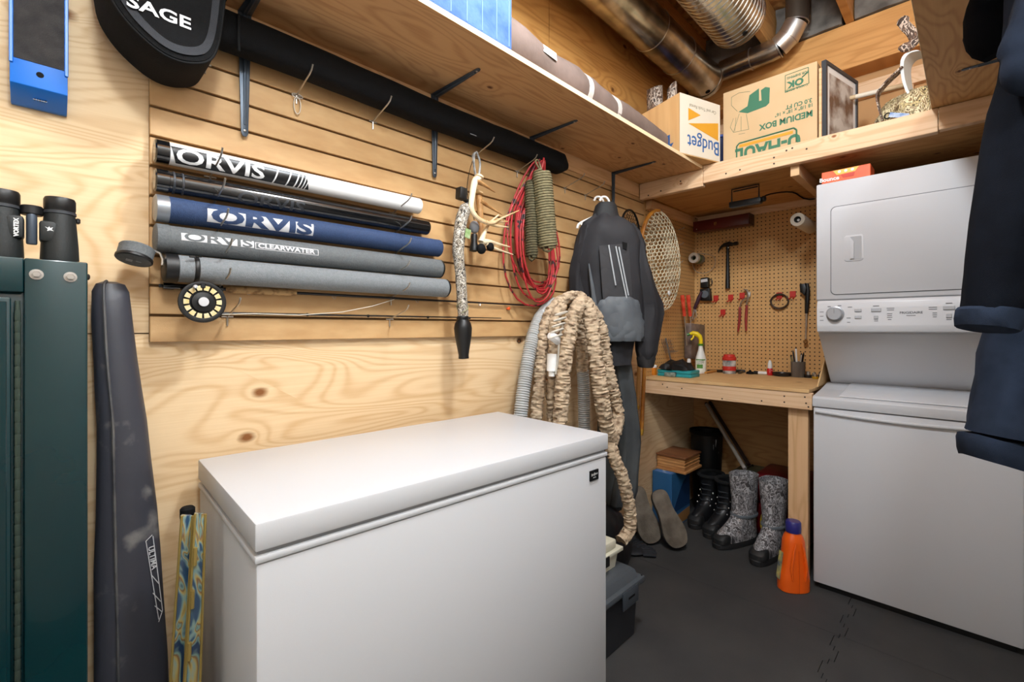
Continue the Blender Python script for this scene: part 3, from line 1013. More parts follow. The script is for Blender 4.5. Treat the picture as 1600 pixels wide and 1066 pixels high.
for u, v, r_ in ((752, 389, .020), (766, 386, .017)):
    obj('rubber_grip', MB().ball(at(u, v, y=1.325), r_, r_ * .8, r_), BLACKM, an)
solo('antler_strap', MB().tube(smooth(pts([(744, 238), (740, 243), (741, 262), (744, 278)], 1.335), 4), [.008] * 6 + [.006] * 7, 8, flat=.5).tube(smooth(pts([(745, 238), (750, 255), (748, 276)], 1.33), 4), .004, 8),
     M('grey_strap', (198, 198, 196), .7, c2=(120, 120, 120), vs=40), 'pale grey strap tying the antlers to a hook', 'strap')

CAMO_B = camo('bark_camo', [(46, 40, 34), (188, 178, 160), (92, 80, 66), (212, 206, 194), (60, 52, 44)], 70, stretch=(1, 1, .6))
bg = thing('bugle_call', 'camouflage elk bugle tube with black flared bell', 'game call', at(725, 559, y=1.35))
q = smooth(pts([(729, 319), (726, 328), (720, 350), (716, 389), (717, 405), (720, 435), (722, 470), (724, 494)], 1.345), 5)
n = len(q)
mbb = MB().tube(q, [.008 + .012 * min(1, i / 4) + .003 * math.sin(min(1, i / 20) * PI) for i in range(n)], 16)
mbb.noise(.0016, 60)
tb = obj('camo_sleeve', mbb, CAMO_B, bg)
obj('mouthpiece', MB().box(-.017, .017, -.016, .016, -.022, .022, .004, 2, Matrix.Translation(at(721, 303, y=1.345)) @ Matrix.Rotation(.06, 4, 'Y')), BLACK, bg)
obj('elbow', MB().tube(smooth(pts([(726, 312), (731, 316), (729, 322)], 1.345), 3), .0085, 10), BLACK, bg)
b0 = at(723, 494, y=1.345)
obj('bell', MB().lathe([(.020, 0), (.023, -.004), (.023, -.010), (.0215, -.014), (.030, -.028), (.0335, -.045), (.031, -.075), (.024, -.115), (.019, -.145), (.0195, -.158), (.014, -.159)], b0, (-.03, 0, 1), 28), BLACK, bg)
mbx = MB()
for k in range(7):
    a = k * 1.3
    c0 = q[-4 - k % 3]
    mbx.tube([c0 + Vector((.022 * math.cos(a + s_ * .9), .022 * math.sin(a + s_ * .9), .012 * s_ - .03 + .004 * k)) for s_ in (0, .5, 1, 1.5)], .0014, 5)
obj('cord_wrap', mbx, M('green_cord', (128, 140, 84), .8, c2=(196, 188, 160), vs=40), bg)
gc = thing('grouse_call', 'grey round squeeze call with black barrel hanging beside the bugle tube', 'game call', at(742, 385, y=1.36))
obj('bulb', MB().ball(at(741, 355, y=1.35), .021, .018, .024).noise(.003, 50), M('grey_rubber', (126, 128, 132), .6), gc)
obj('barrel', MB().lathe([(.011, 0), (.013, -.01), (.012, -.03), (.017, -.05), (.017, -.064), (.010, -.067)], at(741, 366, y=1.35), (.02, 0, 1), 18), BLACK, gc)
obj('tag', MB().box(-.012, .012, -.001, .001, -.017, .017, 0, 1, Matrix.Translation(at(731, 365, y=1.315)) @ Matrix.Rotation(.2, 4, 'Y')), M('green_tag', (126, 160, 96), .6, c2=(176, 190, 150), vs=70), gc)
obj('lanyard', MB().tube(smooth(pts([(742, 240), (733, 270), (730, 300), (738, 330), (741, 344)], 1.37), 4), .0014, 6), BLACKM, gc)

CORDR = M('red_cord', (172, 40, 44), .5, c2=(52, 22, 26), vs=26, lo=.55, hi=.60)
ec = MB()
rnd = random.Random(4)
for k in range(11):
    hw = rnd.uniform(.10, .205)
    top = Vector((1.478 + rnd.uniform(-.012, .012), 1.33, 1.962))
    zb = rnd.uniform(1.36, 1.46)
    if k == 0:
        hw, zb = .20, 1.352
    cxx = 1.545 + rnd.uniform(-.012, .012)
    dep = rnd.uniform(-.012, .012)
    ring = []
    for i in range(28):
        a = 2 * PI * i / 28
        f = (1 - math.cos(a)) / 2            # 0 top, 1 bottom
        wz = hw * math.sin(a) * (.16 + .95 * f ** .75)
        ring.append(Vector((top.x + (cxx - top.x) * f + wz + .006 * math.sin(3 * a + k), 1.318 + .07 * min(1, f * 2.5) - .004 * k + dep * math.sin(a), top.z + (zb - top.z) * f + .004 * math.sin(5 * a + k * 2))))
    ec.tube(ring, .0042, 7, wrap=True)
solo('extension_cord', ec, CORDR, 'red extension cord coiled in long loops on the slotted board', 'cord')
ROPE_A = M('olive_rope', (134, 124, 92), .85, c2=(112, 104, 76), vs=70, lo=.45, hi=.6)
ROPE_B = M('dark_olive_rope', (98, 90, 64), .85, c2=(78, 72, 50), vs=70, lo=.45, hi=.6)

ROPE_C = M('rope_core', (58, 53, 38), .9)


def hank(label, u0, v0, u1, v1, y, rad, mat):
    a, b = at(u0, v0, y=y), at(u1, v1, y=y)
    t = thing('rope_hank', label, 'rope', b)
    Ln = (b - a).length
    d = (b - a).normalized()
    e1 = d.orthogonal().normalized()
    e2 = d.cross(e1)
    turns = int(Ln / .0105)
    p = []
    for i in range(turns * 12 + 1):
        s_ = i / (turns * 12)
        k = .78 + .22 * math.sin(min(1, min(s_ * 9, (1 - s_) * 14)) * PI / 2)
        an_ = 2 * PI * i / 12
        p.append(a + d * Ln * s_ + (e1 * math.cos(an_) + e2 * math.sin(an_) * .85) * rad * k)
    obj('wrapping', MB().tube(p, .0049, 6), mat, t)
    obj('core', MB().tube([a + d * .004, a + d * .02, b - d * .02, b - d * .003], [rad * .5, rad * .86, rad * .86, rad * .6], 14), ROPE_C, t)
    mb = MB()
    for k in range(3):
        o_ = e1 * (k - 1) * rad * .45
        mb.tube([b - d * .03 + o_ - e2 * rad * .5, b + d * .006 + o_ - e2 * rad * .35, b + d * .014 + o_, b + d * .006 + o_ + e2 * rad * .35, b - d * .03 + o_ + e2 * rad * .5], .0049, 6)
    obj('folded_end', mb, mat, t)
    h = a + Vector((-.008 if u0 > 840 else .03, .015, .05))
    obj('hanging_loop', MB().tube(smooth([a + e1 * .008, h + Vector((.012, 0, -.012)), h + Vector((0, 0, 0)), h + Vector((-.012, 0, -.012)), a - e1 * .008], 4), .004, 6), mat, t)
    return t


hank('thick olive rope hank hanging in front of the red cord', 846, 268, 856, 388, 1.275, .046, ROPE_A)
hank('thin dark olive rope hank hanging beside the thicker one', 829, 284, 831, 402, 1.318, .027, ROPE_B)

# ================================================================== LEFT CORNER
GREEN = M('teal_enamel', (0, 46, 50), .2, coat=.2, c2=(0, 38, 44), vs=3)
gcab = thing('gun_cabinet', 'dark teal steel gun cabinet with recessed door', 'cabinet', (-.22, 1.33, 0))
CX0, CX1, CY0, CY1, CH = -.50, .058, 1.2, 1.455, 1.377
obj('body', MB().box(CX0, CX1, CY0 + .012, CY1, 0, CH, .004, 2), GREEN, gcab)
f_ = MB().box(-.026, CX1, CY0, CY0 + .0115, 0, CH, .003, 2)
obj('side_stile', f_, GREEN, gcab)
obj('top_rail', MB().box(CX0, -.0265, CY0, CY0 + .0115, 1.315, CH, .003, 2), GREEN, gcab)
obj('bottom_rail', MB().box(CX0, -.0265, CY0, CY0 + .0115, 0, .06, .003, 2), GREEN, gcab)
dr = obj('door', MB().box(CX0 + .01, -.042, CY0 + .001, CY0 + .0112, .065, 1.306, .003, 2), GREEN, gcab)
obj('door_panel', MB().box(CX0 + .03, -.047, CY0 - .0015, CY0 + .0008, .08, 1.298, .001), GREEN, dr)
hg = obj('hinge', MB().cyl((-.034, CY0 + .004, .08), (-.034, CY0 + .004, 1.30), .0036, seg=10), M('hinge_steel', (70, 84, 76), .4, .6), gcab)
kmesh = None
for i in range(60):
    z0 = .085 + i * .02
    if kmesh is None:
        kmesh = obj('knuckle', MB().lathe([(.0042, 0), (.0044, .001), (.0044, .0165), (.0042, .0175)], (-.034, CY0 + .004, .085), (0, 0, 1), 8), hg.data.materials[0], hg)
    else:
        inst(kmesh, hg, Matrix.Translation((0, 0, i * .02)))
for u, v in ((57, 429), (110, 433)):
    p = at(u, v, y=CY0)
    obj('bolt', MB().lathe([(.0085, 0), (.0085, .002), (.0065, .0022), (.0065, .007), (.005, .008)], p, (0, -1, 0), 6).lathe([(.0095, -.0003), (.0095, .0015)], p, (0, -1, 0), 18), STEEL, gcab)
obj('side_bolt', MB().lathe([(.006, 0), (.006, .003), (.003, .005)], (CX1, CY0 + .035, 1.352), (1, 0, 0), 10), BLACK, gcab)

ARM = M('rubber_armor', (24, 28, 28), .55, bump=.1, bs=300)
bn = thing('binoculars', 'dark green-grey binoculars standing on the gun cabinet', 'binoculars', (-.017, 1.245, CH + .001))
zb = CH + .001
yb = 1.245
for bx in (-.054, .0205):
    br = obj('barrel', MB().lathe([(.027, 0), (.0275, .004), (.0265, .03), (.0245, .06), (.0225, .085), (.0215, .094)], (bx, yb, zb), (0, 0, 1), 28), ARM, bn)
    obj('eyecup', MB().lathe([(.0212, .0945), (.0222, .095), (.0222, .100), (.0228, .101), (.0228, .118), (.0210, .122), (.013, .1205), (.012, .110)], (bx, yb, zb), (0, 0, 1), 28), BLACK, bn)
    obj('collar', MB().lathe([(.0218, .090), (.0236, .091), (.0236, .0955), (.0218, .0965)], (bx, yb, zb), (0, 0, 1), 28), DGREY, bn)
obj('bridge', MB().box(-.052, -.0265, yb - .0235, yb + .016, zb + .036, zb + .078, .006, 2), ARM, bn)
obj('bridge', MB().box(-.0075, .020, yb - .0235, yb + .016, zb + .034, zb + .074, .006, 2), ARM, bn)
obj('hinge', MB().lathe([(.0065, .028), (.0075, .03), (.0075, .078), (.006, .086)], (-.017, yb - .012, zb), (0, 0, 1), 16), GREYM, bn)
obj('focus_wheel', MB().lathe([(.014, .083), (.0155, .085), (.0155, .098), (.014, .100)], (-.017, yb - .004, zb), (0, 0, 1), 30), BLACK, bn)
obj('strap_lug', MB().box(.0425, .0495, yb - .004, yb + .010, zb + .078, zb + .088, .002), BLACK, bn)
letter('VORTEX', .0085, WHITE, bn, (-.036, yb - .0239, zb + .055), (0, 0, 1), (-1, 0, 0), .0004, 1.0, 'CENTER')
mb = MB().prism([Vector((.006 + a, yb - .0237, zb + .058 + b)) for a, b in ((-.006, .004), (-.002, .002), (0, .005), (.001, .002), (.005, .004), (.003, 0), (.006, -.003), (.001, -.002), (-.003, -.004), (-.002, 0))], (0, -.0004, 0))
obj('emblem', mb, WHITE, bn)

BLUE = M('blue_enamel', (8, 112, 214), .35)
bk = thing('blue_bracket', 'bright blue metal step bracket with black grip pad on plywood wall', 'bracket', (-.008, 1.44, 1.735))
obj('body', MB().prism([(-.051, 1.405, 2.20), (-.051, 1.405, 1.760), (-.051, 1.456, 1.733), (-.051, 1.4675, 1.733), (-.051, 1.4675, 2.20)], (.0865, 0, 0), .0015), BLUE, bk)
obj('side_lip', MB().box(-.052, -.046, 1.401, 1.406, 1.80, 2.20, .001), BLUE, bk)
obj('side_lip', MB().box(.0305, .0365, 1.401, 1.406, 1.80, 2.20, .001), BLUE, bk)
obj('grip_pad', MB().box(-.0455, .030, 1.4035, 1.4052, 1.812, 2.20), M('grip_tape', (48, 48, 50), .95, c2=(66, 64, 64), vs=30, bump=.6, bs=600), bk)
obj('hole', MB().lathe([(.006, 0), (.006, .0006)], (-.007, 1.405, 1.789), (0, -1, 0), 18), BLACKM, bk)
nrm = Vector((0, -.027, -.051)).normalized()
lbx = MB().box(-.018, .004, -.0003, .0003, -.005, .005).xf(Matrix.Translation(Vector((0, 1.433, 1.7452)) + nrm * .0004) @ Matrix.Rotation(-math.atan2(.051, .027), 4, 'X'))
lb = obj('label', lbx, M('label_paper', (196, 200, 204), .6), bk)
letter('11017', .008, BLK2, lb, Vector((-.007, 1.433, 1.7452)) + nrm * .0012, (1, 0, 0), Vector((0, -.051, .027)).normalized(), .0003, 1.0)

# rifle case
CASE = M('worn_black_vinyl', (58, 59, 67), .42, c2=(150, 146, 140), vs=11, lo=.58, hi=.80, bump=.3, bs=30, detail=10)
rcx = thing('rifle_case', 'scuffed black vinyl rifle case leaning between cabinet and freezer', 'rifle case', (.15, 1.33, 0))
prof = [(440, 158, 184), (444, 148, 196), (456, 142, 203), (500, 142, 208), (560, 144, 214), (610, 147, 222), (660, 150, 230), (720, 149, 236), (800, 148, 244), (880, 147, 251), (960, 147, 258), (1040, 147, 262), (1150, 148, 266), (1280, 150, 268), (1390, 156, 262)]
rings = []
front = []
for v, ul, ur in prof:
    f = (v - 440) / 950
    y = 1.425 - .09 * f
    a, b = at(ul, v, y=y), at(ur, v, y=y)
    c = (a + b) / 2
    hw = (b.x - a.x) / 2
    th = min(.032, hw * .8)
    zz = max(.002, c.z)
    rings.append([Vector((c.x + hw * math.cos(w), y + th * math.copysign(abs(math.sin(w)) ** .8, math.sin(w)), zz)) for w in [2 * PI * k / 22 for k in range(22)]])
    front.append(Vector((c.x - hw * .42, y - th * .93 - .001, zz)))
cm = MB().loft(rings)
cm.noise(.004, 11, 5)
cs_ = obj('shell', cm, CASE, rcx)
obj('zip_piping', MB().tube(smooth(front, 3), .0032, 6), M('worn_piping', (96, 94, 92), .6, c2=(58, 58, 62), vs=12), rcx)


def on_case(u, v):
    f = (v - 440) / 950
    return at(u, v, y=1.425 - .09 * f - .030)


for a, b in (((228, 846), (238, 836)), ((228, 846), (248, 968)), ((239, 838), (254, 954)), ((248, 972), (254, 954)), ((236, 898), (248, 912)), ((239, 927), (251, 940)), ((242, 947), (253, 956))):
    obj('print_line', MB().tube([on_case(*a), on_case(*b)], .0009, 5), SILV, cs_)
p0, p1 = on_case(233, 850), on_case(240, 894)
dv = (p1 - p0).normalized()
letter('ULTIMA', .0155, SILV, cs_, (p0 + p1) / 2 + Vector((.002, -.001, 0)), dv, Vector((-dv.z, 0, dv.x)) * -1 if (-dv.z) < 0 else Vector((-dv.z, 0, dv.x)), .0002, 1.0)

# swirl boards beside the freezer
m, nt, b_, new, link = nodes('swirl_lacquer')
SWIRL = m
b_.inputs['Roughness'].default_value = .15
b_.inputs['Coat Weight'].default_value = .6
tc = new('ShaderNodeTexCoord')
mp = new('ShaderNodeMapping')
mp.inputs['Scale'].default_value = (8, 8, 2.2)
link(tc.outputs['Object'], mp.inputs[0])
nn = new('ShaderNodeTexNoise')
nn.inputs['Scale'].default_value = 3.2
nn.inputs['Distortion'].default_value = 2.2
nn.inputs['Detail'].default_value = 1.5
link(mp.outputs[0], nn.inputs['Vector'])
rr = new('ShaderNodeValToRGB')
el = rr.color_ramp.elements
for i, (ps, c) in enumerate(((0, (22, 40, 62)), (.40, (48, 76, 104)), (.47, (128, 156, 150)), (.51, (170, 152, 92)), (.54, (120, 84, 50)), (.58, (120, 150, 140)), (.64, (36, 56, 84)))):
    e = el[i] if i < 2 else el.new(ps)
    e.position = ps
    e.color = srgb(*c)
link(nn.outputs['Fac'], rr.inputs[0])
link(rr.outputs[0], b_.inputs['Base Color'])
GOLD = M('gold_edge', (176, 152, 86), .3, .5)
for k, (lab, ut0, ut1, ub0, ub1, vt, ye) in enumerate((('blue swirl-lacquered folding board leaning beside the rifle case', 284, 301, 266, 288, 806, 1.17),
                                                     ('gold swirl-lacquered folding board with hinge knuckles beside the freezer', 305, 321, 289, 313, 803, 1.14))):
    ta, tb_ = at(ut0, vt, y=ye), at(ut1, vt, y=ye)
    ba, bb_ = at(ub0, 1066, y=ye), at(ub1, 1066, y=ye)
    f = (ta.z) / (ta.z - ba.z)
    ga, gb = ta + (ba - ta) * f, tb_ + (bb_ - tb_) * f
    t = thing('swirl_board', lab, 'board', (ga + gb) / 2)
    ga.z = gb.z = .001
    bo = obj('panel', MB().prism([ta, tb_, gb, ga], (0, .012, 0), .002), SWIRL, t)
    obj('edge_strip', MB().tube([ta + Vector((0, -.001, 0)), ga + Vector((0, -.001, 0))], .0025, 6), GOLD, t)
    obj('edge_strip', MB().tube([tb_ + Vector((0, -.001, 0)), gb + Vector((0, -.001, 0))], .0025, 6), GOLD, t)
    if k == 1:
        for q_ in (.10, .20, .32):
            c = ta + (ga - ta) * q_
            obj('hinge_knuckle', MB().cyl(c + Vector((.004, -.004, .018)), c + Vector((.003, -.004, -.018)), .0038, seg=10), GOLD, t)
        for q_ in (.45, .6):
            obj('strap', MB().tube([tb_ + (gb - tb_) * q_ + Vector((.006, -.002, 0)), tb_ + (gb - tb_) * (q_ + .12) + Vector((.007, -.002, 0))], .003, 6), BLACK, t)
a = at(293, 792, y=1.24)
bs_ = at(278, 1066, y=1.22)
f = a.z / (a.z - bs_.z)
e_ = a + (bs_ - a) * f
t = thing('black_pole', 'black capped pole standing behind the swirl boards', 'pole', e_)
obj('shaft', MB().cyl(a - Vector((0, 0, .03)), Vector((e_.x, e_.y, .001)), .011, seg=14), BLACK, t)
obj('cap', MB().lathe([(.0135, -.03), (.0145, -.02), (.0145, -.004), (.011, 0)], a, (0, 0, 1), 16), BLACKM, t)

# ================================================================== ON THE SHELVES, UNDER THE CEILING
zs_ = 2.1485
FOAM = M('blue_foam_fabric', (62, 96, 156), .85, c2=(84, 118, 176), vs=18, bump=.4, bs=90)
fb = thing('foam_cushion', 'light blue ribbed foam cushion standing on the long shelf', 'cushion', (.88, 1.2, zs_))
obj('block', MB().box(.66, 1.075, 1.062, 1.36, zs_, 2.62, .012, 3), FOAM, fb)
for xx in (.70, .76, .82, .88, .94, 1.0, 1.055):
    obj('seam', MB().box(xx - .0015, xx + .0015, 1.0605, 1.0625, zs_ + .012, 2.61), M('pale_seam', (112, 142, 192), .8) if 'pale_seam' not in bpy.data.materials else bpy.data.materials['pale_seam'], fb)

CANV = M('taupe_canvas', (122, 104, 96), .85, c2=(106, 90, 82), vs=10, bump=.3, bs=60)
cot = thing('rolled_cot', 'rolled taupe camp cot tied with white straps on the long shelf', 'camp cot', (1.7, 1.22, zs_))
rings = []
for i in range(37):
    f = i / 36
    x = 1.10 + 1.17 * f
    ry = .105 - .02 * f + .004 * math.sin(f * 22)
    rz = .098 - .022 * f + .004 * math.sin(f * 17 + 1)
    for sx_ in (1.575, 1.80):
        ry -= .007 * math.exp(-((x - sx_) / .03) ** 2)
        rz -= .007 * math.exp(-((x - sx_) / .03) ** 2)
    rings.append([Vector((x, 1.20 + ry * math.cos(a), zs_ + .001 + rz + rz * math.sin(a))) for a in [2 * PI * k / 24 for k in range(24)]])
rb = MB().loft(rings)
rb.noise(.003, 16, 1)
obj('canvas_roll', rb, CANV, cot)


def ring_band(x, w, ry, rz, zc, mat, name, par):
    mb = MB().loft([[Vector((xx, 1.20 + ry * k * math.cos(a), zc + rz * k * math.sin(a))) for a in [2 * PI * q / 28 for q in range(28)]]
                    for xx, k in ((x - w, .97), (x - w, 1.0), (x + w, 1.0), (x + w, .97))])
    return obj(name, mb, mat, par)


STRAPW = M('white_webbing', (196, 190, 184), .8)
ring_band(1.575, .014, .099, .089, zs_ + .089, STRAPW, 'strap', cot)
ring_band(1.80, .014, .092, .083, zs_ + .083, STRAPW, 'strap', cot)
a_ = [at(848, 70, y=1.115), at(868, 84, y=1.118), at(869, 96, y=1.102), at(849, 81, y=1.10)]
obj('label', MB().prism([p + Vector((0, -.004, 0)) for p in a_], (0, .002, .001)), WHITE, cot)
mb = MB()
for k, (dy, rr_) in enumerate(((-.085, .012), (-.07, .010), (-.045, .010))):
    mb.tube(smooth([Vector((1.14, 1.20 + dy, zs_ + .02)), Vector((1.098, 1.20 + dy, zs_ + .03)), Vector((1.094, 1.20 + dy + .01, zs_ + .10)), Vector((1.10, 1.20 + dy + .03, zs_ + .17)), Vector((1.14, 1.20 + dy + .04, zs_ + .18))], 4), rr_ * .6, 8)
obj('frame_tubes', mb, M('pale_frame', (190, 184, 178), .5, .2), cot)

CARD = M('cardboard', (214, 172, 118), .8, c2=(204, 160, 106), vs=5, stretch=(6, 6, .5))
CARDW = M('white_card', (218, 208, 190), .75)
CARDU = M('kraft_box', (200, 168, 126), .8, c2=(208, 180, 140), vs=3)
PBLUE = M('print_blue', (44, 92, 152), .7)
PYEL = M('print_yellow', (212, 150, 34), .7)
PGRY = M('print_grey', (150, 140, 120), .7)
PGRN = M('print_green', (58, 112, 84), .7)

bx = thing('cardboard_box', 'small open cardboard moving box with white printed side, upside down', 'box', (2.289, 1.064, zs_ + .0005), R(-18))
w_, d_, h_, e_ = .30, .37, .311, .005
obj('bottom', MB().box(0, w_, 0, d_, 0, e_), CARD, bx, True)
obj('side', MB().box(0, e_, 0, d_, e_, h_), CARD, bx, True)
obj('side', MB().box(w_ - e_, w_, 0, d_, e_, h_), CARD, bx, True)
obj('side', MB().box(e_, w_ - e_, d_ - e_, d_, e_, h_), CARD, bx, True)
ps = obj('printed_side', MB().box(0, w_, -.001, e_, e_, h_), CARDW, bx, True)
dR = Vector((math.cos(R(-18)), math.sin(R(-18)), 0))
nR = Vector((dR.y, -dR.x, 0))
o0 = Vector((2.289, 1.064, zs_)) + nR * .0016


def bpt(a, b):
    return o0 + dR * a + Vector((0, 0, b))


letter('Budget', .105, PBLUE, ps, bpt(.175, .075), -dR, (0, 0, -1), .0005, .82)
letter('Car and Truck Rental', .024, PGRY, ps, bpt(.168, .262), -dR, (0, 0, -1), 0, .95)
obj('print', MB().prism([bpt(.06, .165), bpt(.285, .21), bpt(.285, .115)], nR * .0005), PYEL, ps)
obj('print', MB().prism([bpt(.06, .18), bpt(.06, .245), bpt(.15, .225)], nR * .0005), PYEL, ps)
nL = -dR
aL = Vector((-math.sin(R(-18)), math.cos(R(-18)), 0))
o1 = Vector((2.289, 1.064, zs_)) + nL * .0006
q_ = lambda a, b: o1 + aL * a + Vector((0, 0, b))
obj('print', MB().prism([q_(.115, .12), q_(.065, .12), q_(.065, .07), q_(.04, .07), q_(.09, .015), q_(.14, .07), q_(.115, .07)], nL * .0004), PBLUE, ps)
obj('tape', MB().prism([q_(.24, .16), q_(.30, .17), q_(.29, .27), q_(.25, .28)], nL * .0004), M('packing_tape', (226, 194, 146), .3), ps)

CAMO_D = camo('brown_camo', [(40, 30, 24), (120, 92, 74), (70, 52, 40), (190, 172, 156), (54, 40, 32)], 34)
for k, (a, b, sc_, lab) in enumerate(((.075, .25, 1.0, 'wide camouflage boot shaft poking out of the small moving box'), (.145, .19, .62, 'narrow camouflage boot shaft poking out of the small moving box'))):
    c = Vector((2.289, 1.064, 0)) + dR * a + aL * b
    rg = []
    for i in range(7):
        f = i / 6
        rg.append([c + Vector((.050 * sc_ * math.cos(w) * (1 - .1 * f), .045 * sc_ * math.sin(w) * (1 - .1 * f), zs_ + .02 + (.45 + .02 * math.cos(w + k)) * f)) for w in [2 * PI * q / 16 for q in range(16)]])
    mbk = MB().loft(rg)
    mbk.noise(.008, 25, k)
    solo('boot_shaft', mbk, CAMO_D, lab, 'boot')

ub = thing('cardboard_box', 'large kraft moving box with green and orange printing, upside down', 'box', (2.81, .745, 2.0805))
ux = 2.612
uf = obj('body', MB().box(ux, ux + .41, .530, .968, 2.0805, 2.537, .002), CARDU, ub)

def up(u, v):
    p = at(u, v, x=ux - .0006)
    return p


def uhl(u0, v0, u1, v1, w=.0018, par=None):
    return MB().tube([up(u0, v0), up(u1, v1)], w, 4)


RU, UU = (0, 1, 0), (0, 0, -1)
letter('U-HAUL', .098, PGRN, uf, up(1198, 231), RU, UU, .0035, .86)
letter('MEDIUM BOX', .042, PGRN, uf, up(1227, 188), RU, UU, .0014, .92)
letter('18 1/8" x 18" x 16"', .024, PGRN, uf, up(1240, 172), RU, UU, .0004, .9)
letter('3.0 CU FT', .028, PGRN, uf, up(1248, 162), RU, UU, .0007, .95)
letter('OK', .044, PGRN, uf, up(1243, 129), RU, UU, .0022, 1.05)
letter('FOR SHIPPING', .016, PGRN, uf, up(1246, 117), RU, UU, .0004, .9)
letter('U-HAUL BOXES', .016, PGRN, uf, up(1244, 137.5), RU, UU, .0004, .9)
for a, b in (((1227, 118), (1263, 105)), ((1263, 105), (1264, 130)), ((1264, 130), (1227, 144)), ((1227, 144), (1227, 118))):
    obj('print', uhl(*a, *b, .0015), PGRN, uf)
obj('print', uhl(1253, 121, 1262, 113, .003), PGRN, uf)
for a, b in (((1151, 246), (1151, 229)), ((1151, 229), (1155, 224)), ((1155, 224), (1240, 200)), ((1240, 200), (1244.5, 203)), ((1244.5, 203), (1244.5, 222))):
    obj('print', uhl(*a, *b, .0038), PGRN, uf)
obj('print', MB().prism([up(1155, 231), up(1155, 226.5), up(1239, 204), up(1239, 208.5)], (-.0005, 0, 0)), PYEL, uf)
obj('print', MB().prism([up(*q) for q in ((1154, 175), (1168, 166), (1171, 149), (1186, 138), (1186, 158), (1190, 157), (1189, 141), (1196, 136), (1203, 137), (1202, 161), (1197, 166), (1168, 177))], (-.0005, 0, 0)), PGRN, uf)
for a, b in (((1143, 165), (1143, 152)), ((1143, 152), (1155, 145)), ((1155, 145), (1172, 143)), ((1143, 165), (1152, 174)), ((1155, 178), (1146, 207)), ((1146, 207), (1170, 202)), ((1170, 202), (1166, 178)), ((1150, 184), (1148, 205)), ((1158, 182), (1158, 204)), ((1141, 199), (1146, 185)), ((1141, 199), (1146, 207)), ((1154, 210), (1164, 208))):
    obj('print', uhl(*a, *b, .0008), PGRN, uf)

# framed print leaning on the box
pfm = Matrix.Translation((2.625, .508, 2.0805)) @ Matrix.Rotation(R(-12), 4, 'Z')
pf = thing('picture_frame', 'black framed landscape print leaning against the large moving box', 'picture', mtx=pfm)
FW, FH, T = .36, .455, .018
for nme, args in (('frame_bar', (0, T, -.012, .008, 0, FH)), ('frame_bar', (FW - T, FW, -.012, .008, 0, FH)), ('frame_bar', (T, FW - T, -.012, .008, 0, T)), ('frame_bar', (T, FW - T, -.012, .008, FH - T, FH))):
    obj(nme, MB().box(*args, .001), DGREY, pf, True)
obj('mat_board', MB().box(T, FW - T, -.006, .004, T, FH - T), WHITE, pf, True)
obj('print', MB().box(T + .03, FW - T - .03, -.0065, -.0058, T + .03, FH - T - .03), M('landscape_print', (206, 200, 192), .5, c2=(112, 82, 62), vs=9, lo=.42, hi=.62, detail=6), pf, True)
solo('bare_board', MB().box(2.616, 2.90, .513, .524, 2.0805, 2.50, .001), LUM_X, 'thin bare board between moving box and picture frame', 'board')

# waterfowl gear at the end of the overhead shelf
WCAMO = camo('reed_camo', [(60, 50, 34), (196, 180, 130), (104, 86, 58), (216, 204, 166), (128, 104, 70)], 40, stretch=(1, 1, .5))
gb = thing('camo_gear_bag', 'reed camouflage gear bag with pale lining on the overhead shelf', 'bag', (2.72, .28, 2.0805))
mbk = MB().ball((2.77, .20, 2.19), .12, .12, .14, 26, 18)
mbk.noise(.045, 8, 2)
mbk.noise(.018, 24, 5)
for v in mbk.bm.verts:
    v.co.z = max(v.co.z, 2.0815)
    v.co.x = max(v.co.x, 2.60)
obj('bag_body', mbk, WCAMO, gb)
sh1 = [at(u, v, x=2.70) for u, v in ((1432, 78), (1416, 82), (1407, 95), (1408, 120), (1414, 140), (1420, 150))]
obj('pale_lining', MB().loft([[p + Vector((0, 0, 0)), p + Vector((.10, -.02, .005)), p + Vector((.10, -.03, -.006)), p + Vector((0, -.012, -.008))] for p in smooth(sh1, 3)]), M('grey_white_shell', (206, 210, 208), .6), gb)
st = smooth([at(u, v, x=2.68) for u, v in ((1408, 103), (1394, 116), (1378, 132), (1368, 148), (1371, 168), (1377, 188))], 4)
obj('wide_strap', MB().loft([[p, p + Vector((.05, -.004, .004)), p + Vector((.05, -.009, 0)), p + Vector((0, -.006, -.003))] for p in st]), CAMO_D, gb)
tw = smooth([at(u, v, x=2.69) for u, v in ((1409, 28), (1414, 40), (1424, 50), (1430, 62), (1420, 72), (1404, 75))], 4)
obj('top_flap', MB().tube(tw, [.014, .02, .024] + [.02] * (len(tw) - 5) + [.012, .006], 8, flat=.5).noise(.004, 30), CAMO_D, gb)
obj('buckle', MB().tube([at(1387, 181, x=2.66) + Vector((0, .012 * math.cos(a), .012 * math.sin(a))) for a in [2 * PI * i / 14 for i in range(14)]], .003, 6, wrap=True), BLACK, gb)
c0 = at(1404, 181, x=2.64)
solo('blue_card', MB().box(-.001, .001, -.035, .035, -.008, .012, 0, 1, Matrix.Translation(c0) @ Matrix.Rotation(R(22), 4, 'X')), M('blue_print_card', (50, 104, 168), .5, c2=(190, 200, 210), vs=30), 'small blue printed card tucked beside the camo bag', 'card')
pa, pb = at(1326, 154, x=2.90), at(1372, 143, x=2.90)
tt = thing('labelled_pole', 'thin wooden pole with a white sticker behind the picture frame', 'pole', pb)
obj('shaft', MB().cyl(pa + (pa - pb) * 1.0, pb + (pb - pa) * .8, .011, seg=12), M('pale_pole', (196, 170, 132), .6), tt)
obj('sticker', MB().cyl(pa * .75 + pb * .25, pb, .0116, seg=12, cap=False), CARDW, tt)
